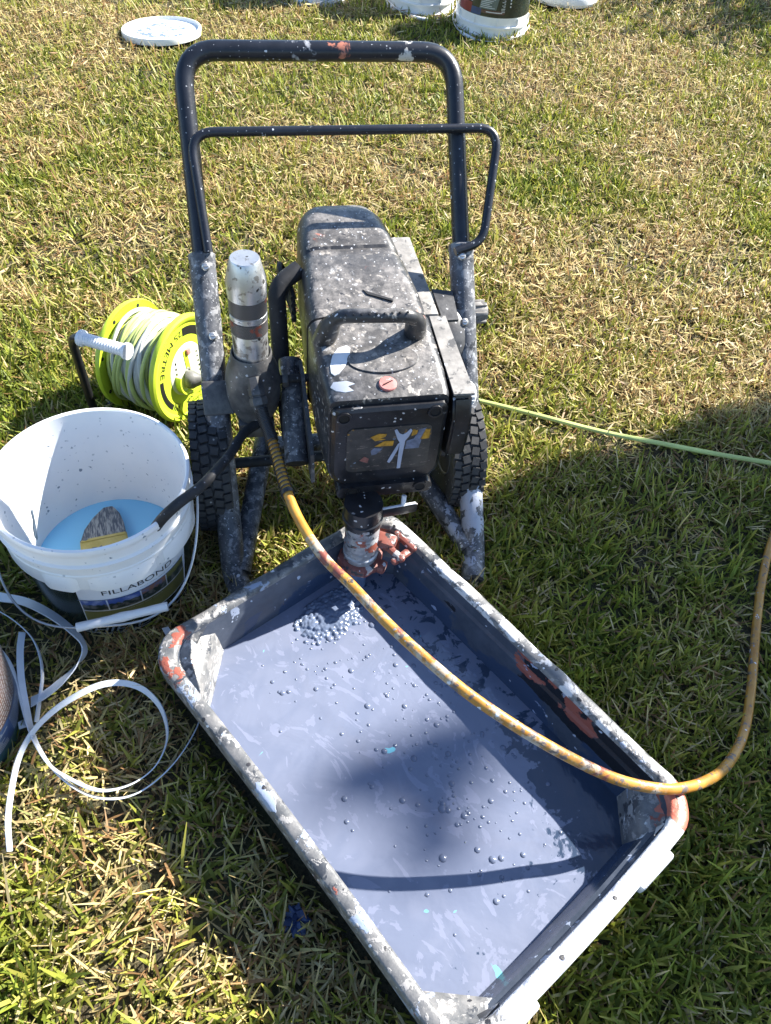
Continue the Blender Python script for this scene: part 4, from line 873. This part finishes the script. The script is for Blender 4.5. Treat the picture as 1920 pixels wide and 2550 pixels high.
def leaf_mesh(name, pts, size, parent, seed):
    g = np.random.default_rng(seed); N = len(pts); P = np.array(pts)
    a = g.normal(size=(N, 3)); a /= np.linalg.norm(a, axis=1)[:, None]; b = np.cross(a, g.normal(size=(N, 3))); b /= np.linalg.norm(b, axis=1)[:, None]
    s_ = size*g.uniform(.7, 1.3, (N, 1)); V4 = np.stack([P-a*s_, P+b*s_*.42, P+a*s_, P-b*s_*.42], 1).reshape(-1, 3)
    me = bpy.data.meshes.new(name); me.vertices.add(4*N); me.vertices.foreach_set('co', V4.ravel()); me.loops.add(4*N); me.loops.foreach_set('vertex_index', np.arange(4*N, dtype=np.int32))
    me.polygons.add(N); me.polygons.foreach_set('loop_start', np.arange(0, 4*N, 4, dtype=np.int32)); me.update(); me.validate(); me.materials.append(M['leaf'])
    o = bpy.data.objects.new(name, me); col.objects.link(o); o.parent = parent; return o
DT = 3.6
ctr = V(.85, .75, 0)+S*DT
tree = thing('added_shade_tree', 'added leafy tree unseen right of the view, shaped to shade the lawn', 'tree', (ctr.x+.2, ctr.y+.1, 0)); to = Vector(tree.location)
pts = []; rt = random.Random(5)
while len(pts) < 11500:
    gx, gy = rt.uniform(-.9, 2.0), rt.uniform(-.4, 1.9); tt = DT+rt.uniform(-.5, .9)
    jx, jy = gx+rt.gauss(0, .012), gy+rt.gauss(0, .012)
    if inpoly(jx, jy, SHADE2): tt += 2.4
    if inpoly(jx, jy, SHADE) or inpoly(jx, jy, SHADE2): pts.append(tuple(V(gx, gy, 0)+S*tt-to))  # keep only leaves whose shadow lands inside the outlines
leaf_mesh('crown', pts, .055, tree, 2)
pts = []
while len(pts) < 900:                                     # added high bough, fitted to a soft shade blotch on the tray
    gx, gy = rt.uniform(-.1, .25), rt.uniform(.3, .65)
    if inpoly(gx, gy, BLOB[0]): pts.append(tuple(V(gx, gy, 0)+S*(10.5+rt.uniform(-.4, .4))-to))
leaf_mesh('added_bough_leaves', pts, .04, tree, 4)
bm = NB(); base = V(0, 0, 0); cr = ctr-to
tube(bm, [base, V(.03, 0, .8), V(-.05, .02, 1.5), cr], [.09, .075, .05, .02], 12)
hb = V(.09, .45, 0)+S*10.5-to
tube(bm, [cr, cr.lerp(hb, .5), hb], [.008, .006, .004], 6)
for q in range(9):
    e = cr+V(rt.uniform(.0, .6), rt.uniform(-.5, .2), rt.uniform(-.5, .1)); tube(bm, [V(-.0, .0, cr.z-.5+q*.04), (e+cr)/2, e], [.02, .012, .005], 6)
obj('trunk', bm, 'bark', tree)
sh = thing('added_shade_shrub', 'added dense shrub unseen beyond the top right corner, placed for its shade', 'shrub', (2.72, 5.62, 0)); pts = []  # added out of view so its shadow darkens the far corner
for i in range(3500):
    v = V(rt.gauss(0, .42), rt.gauss(0, .42), abs(rt.gauss(.75, .4)))
    if v.z < 1.6 and math.hypot(v.x, v.y) < .75: pts.append(tuple(v))
leaf_mesh('crown', pts, .05, sh, 6)
bm = NB(); tube(bm, [V(0, 0, 0), V(.02, .03, .4), V(0, 0, .9)], [.05, .04, .015], 8); obj('trunk', bm, 'bark', sh)

# ------------------------------------------------------------------ grass
def vnoise(x, y, sc, seed):
    g = np.random.default_rng(seed).random((64, 64)); fx, fy = x*sc, y*sc; ix, iy = np.floor(fx).astype(int), np.floor(fy).astype(int); u, v = fx-ix, fy-iy
    u, v = u*u*(3-2*u), v*v*(3-2*v); G = lambda a, b: g[a % 64, b % 64]
    return (G(ix, iy)*(1-u)+G(ix+1, iy)*u)*(1-v)+(G(ix, iy+1)*(1-u)+G(ix+1, iy+1)*u)*v
def zone(y0, y1, dens, n_=None):
    half = lambda y: .62+.36*y
    ym = np.array([y0, y1]); area = (y1-y0)*(half(y0)+half(y1)); N = int(area*dens)
    y = rng.uniform(y0, y1, int(N*1.3)); w = half(y); keep = rng.random(len(y)) < w/half(y1); y = y[keep]
    x = rng.uniform(-1, 1, len(y))*half(y)*1.08; return x, y
X, Yv, LOD = [], [], []
for y0, y1, dn_, lod in ((-.05, .9, 32000, 0), (.9, 1.7, 29000, 0), (1.7, 2.7, 22000, 1), (2.7, 4.0, 15000, 1), (4.0, 6.2, 10000, 2)):
    x, y = zone(y0, y1, dn_); X.append(x); Yv.append(y); LOD.append(np.full(len(x), lod))
X, Yv, LOD = map(np.concatenate, (X, Yv, LOD))
# keep the tray, the buckets and the lid free
tu = (X-TC.x)*TU.x+(Yv-TC.y)*TU.y; tv = (X-TC.x)*TV.x+(Yv-TC.y)*TV.y
ok = ~((np.abs(tu) < TL-.018) & (np.abs(tv) < TW-.018))
for cx0, cy0, r_ in ((PX, PY, .133), (-.70, .5, .135), (.225, 4.04, .155), (-.11, 4.22, .15), (.59, 4.52, .15), (-.6, 4.3, .13), (-1.135, 3.5, .155)):
    ok &= (X-cx0)**2+(Yv-cy0)**2 > r_*r_
press = np.ones(len(X))
for (lx, ly, lr) in LYING:
    dd_ = np.hypot(X-lx, Yv-ly); ok &= dd_ > lr*.6; press = np.minimum(press, np.clip((dd_-lr*.6)/(lr+.022), .3, 1))
# thin, trodden patches
bare = vnoise(X, Yv, 3.1, 21)*.6+vnoise(X, Yv, 7.7, 22)*.4; ok &= ~((bare > .66) & (rng.random(len(X)) < .45))
X, Yv, LOD, press = X[ok], Yv[ok], LOD[ok], press[ok]; N = len(X)
dry = .55*vnoise(X, Yv, 2.3, 1)+.45*vnoise(X, Yv, 9, 2); tuft = vnoise(X, Yv, 16, 3)
p_straw = np.clip(.50+1.5*(dry-.5)-.16*((X > .2) & (Yv < 1.5)), .14, .9)
kind = rng.random(N); straw = kind < p_straw; flat = straw & (rng.random(N) < .40)
sz = np.where(LOD == 0, 1., np.where(LOD == 1, 1.12, 1.35))
L = rng.gamma(9, .0041, N)*(.75+.5*tuft)*np.where(Yv > 1.7, .84, 1.)*press; L[flat] = rng.uniform(.014, .045, flat.sum())
Wd = rng.uniform(.0028, .0070, N)*sz; Wd[straw] *= .68
az = rng.uniform(0, 2*np.pi, N); lean = np.clip(rng.normal(.62, .34, N), .03, 1.35); lean[flat] = rng.uniform(1.3, 1.56, flat.sum())
bend = rng.uniform(.05, .65, N); bend[flat] = rng.uniform(-.15, .15, flat.sum())
z0 = np.zeros(N); z0[flat] = rng.uniform(.004, .024, flat.sum())
dirx, diry = np.cos(az), np.sin(az); sx_, sy_ = -diry, dirx
twist = rng.normal(0, .5, N)
def row(f):
    le = lean+bend*f*.5; h = z0+L*f*np.cos(le); r_ = L*f*np.sin(le); return X+dirx*r_, Yv+diry*r_, np.maximum(h, .002)
vv = np.empty((N, 6, 3), np.float32)
for i, (f, wf) in enumerate(((0, .8), (.55, 1.), (1., .28))):
    px_, py_, pz_ = row(f); w = Wd*wf*.5
    wz = w*np.sin(twist); wx = w*np.cos(twist)
    vv[:, 2*i, 0] = px_+sx_*wx; vv[:, 2*i, 1] = py_+sy_*wx; vv[:, 2*i, 2] = pz_+wz
    vv[:, 2*i+1, 0] = px_-sx_*wx; vv[:, 2*i+1, 1] = py_-sy_*wx; vv[:, 2*i+1, 2] = pz_-wz
# drop blades that would lean through the tray walls
tipx, tipy = vv[:, 4, 0], vv[:, 4, 1]
tu = (tipx-TC.x)*TU.x+(tipy-TC.y)*TU.y; tv = (tipx-TC.x)*TV.x+(tipy-TC.y)*TV.y
good = ~((np.abs(tu) < TL-.006) & (np.abs(tv) < TW-.006))
for cx0, cy0, r_ in ((PX, PY, .139), (-.70, .5, .14), (-1.135, 3.5, .158)):
    good &= (tipx-cx0)**2+(tipy-cy0)**2 > r_*r_
vv = vv[good]; dry = dry[good]; straw = straw[good]; N = len(vv)
green = np.array([(.05, .10, .010), (.12, .185, .018), (.22, .275, .030), (.34, .335, .06)])
strawc = np.array([(.50, .385, .175), (.64, .52, .28), (.32, .185, .08), (.60, .51, .20)])
gi = rng.integers(0, 4, N); cc = green[gi]*(.75+.5*rng.random((N, 1)))
yel = (.4*np.clip(dry*1.6, 0, 1))[:, None]; cc = cc*(1-yel)+np.array([.42, .37, .08])*yel
si = rng.integers(0, 4, N); sc_ = strawc[si]*(.62+.6*rng.random((N, 1))); cc[straw] = sc_[straw]
cc = cc.astype(np.float32)
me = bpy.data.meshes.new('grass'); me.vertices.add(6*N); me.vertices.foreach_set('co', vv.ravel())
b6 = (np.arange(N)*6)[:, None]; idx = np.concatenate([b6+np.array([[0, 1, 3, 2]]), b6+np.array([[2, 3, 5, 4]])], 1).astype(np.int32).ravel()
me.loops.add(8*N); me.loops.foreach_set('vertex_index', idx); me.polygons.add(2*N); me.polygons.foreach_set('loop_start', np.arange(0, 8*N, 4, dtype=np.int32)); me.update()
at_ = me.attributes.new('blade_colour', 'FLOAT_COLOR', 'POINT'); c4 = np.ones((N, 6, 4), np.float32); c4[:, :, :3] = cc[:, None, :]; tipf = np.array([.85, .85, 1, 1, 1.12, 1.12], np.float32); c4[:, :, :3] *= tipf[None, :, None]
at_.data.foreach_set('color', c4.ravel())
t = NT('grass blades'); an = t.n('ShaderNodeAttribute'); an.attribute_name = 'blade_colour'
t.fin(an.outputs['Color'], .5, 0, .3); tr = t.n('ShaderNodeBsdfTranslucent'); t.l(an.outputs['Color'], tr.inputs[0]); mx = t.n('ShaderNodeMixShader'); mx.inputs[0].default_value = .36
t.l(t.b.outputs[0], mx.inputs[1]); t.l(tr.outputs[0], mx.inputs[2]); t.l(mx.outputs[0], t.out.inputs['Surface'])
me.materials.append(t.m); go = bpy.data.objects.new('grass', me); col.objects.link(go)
tag(go, 'mown lawn grass, half green and half straw dry', 'grass', kind='stuff')
print('blades', N)
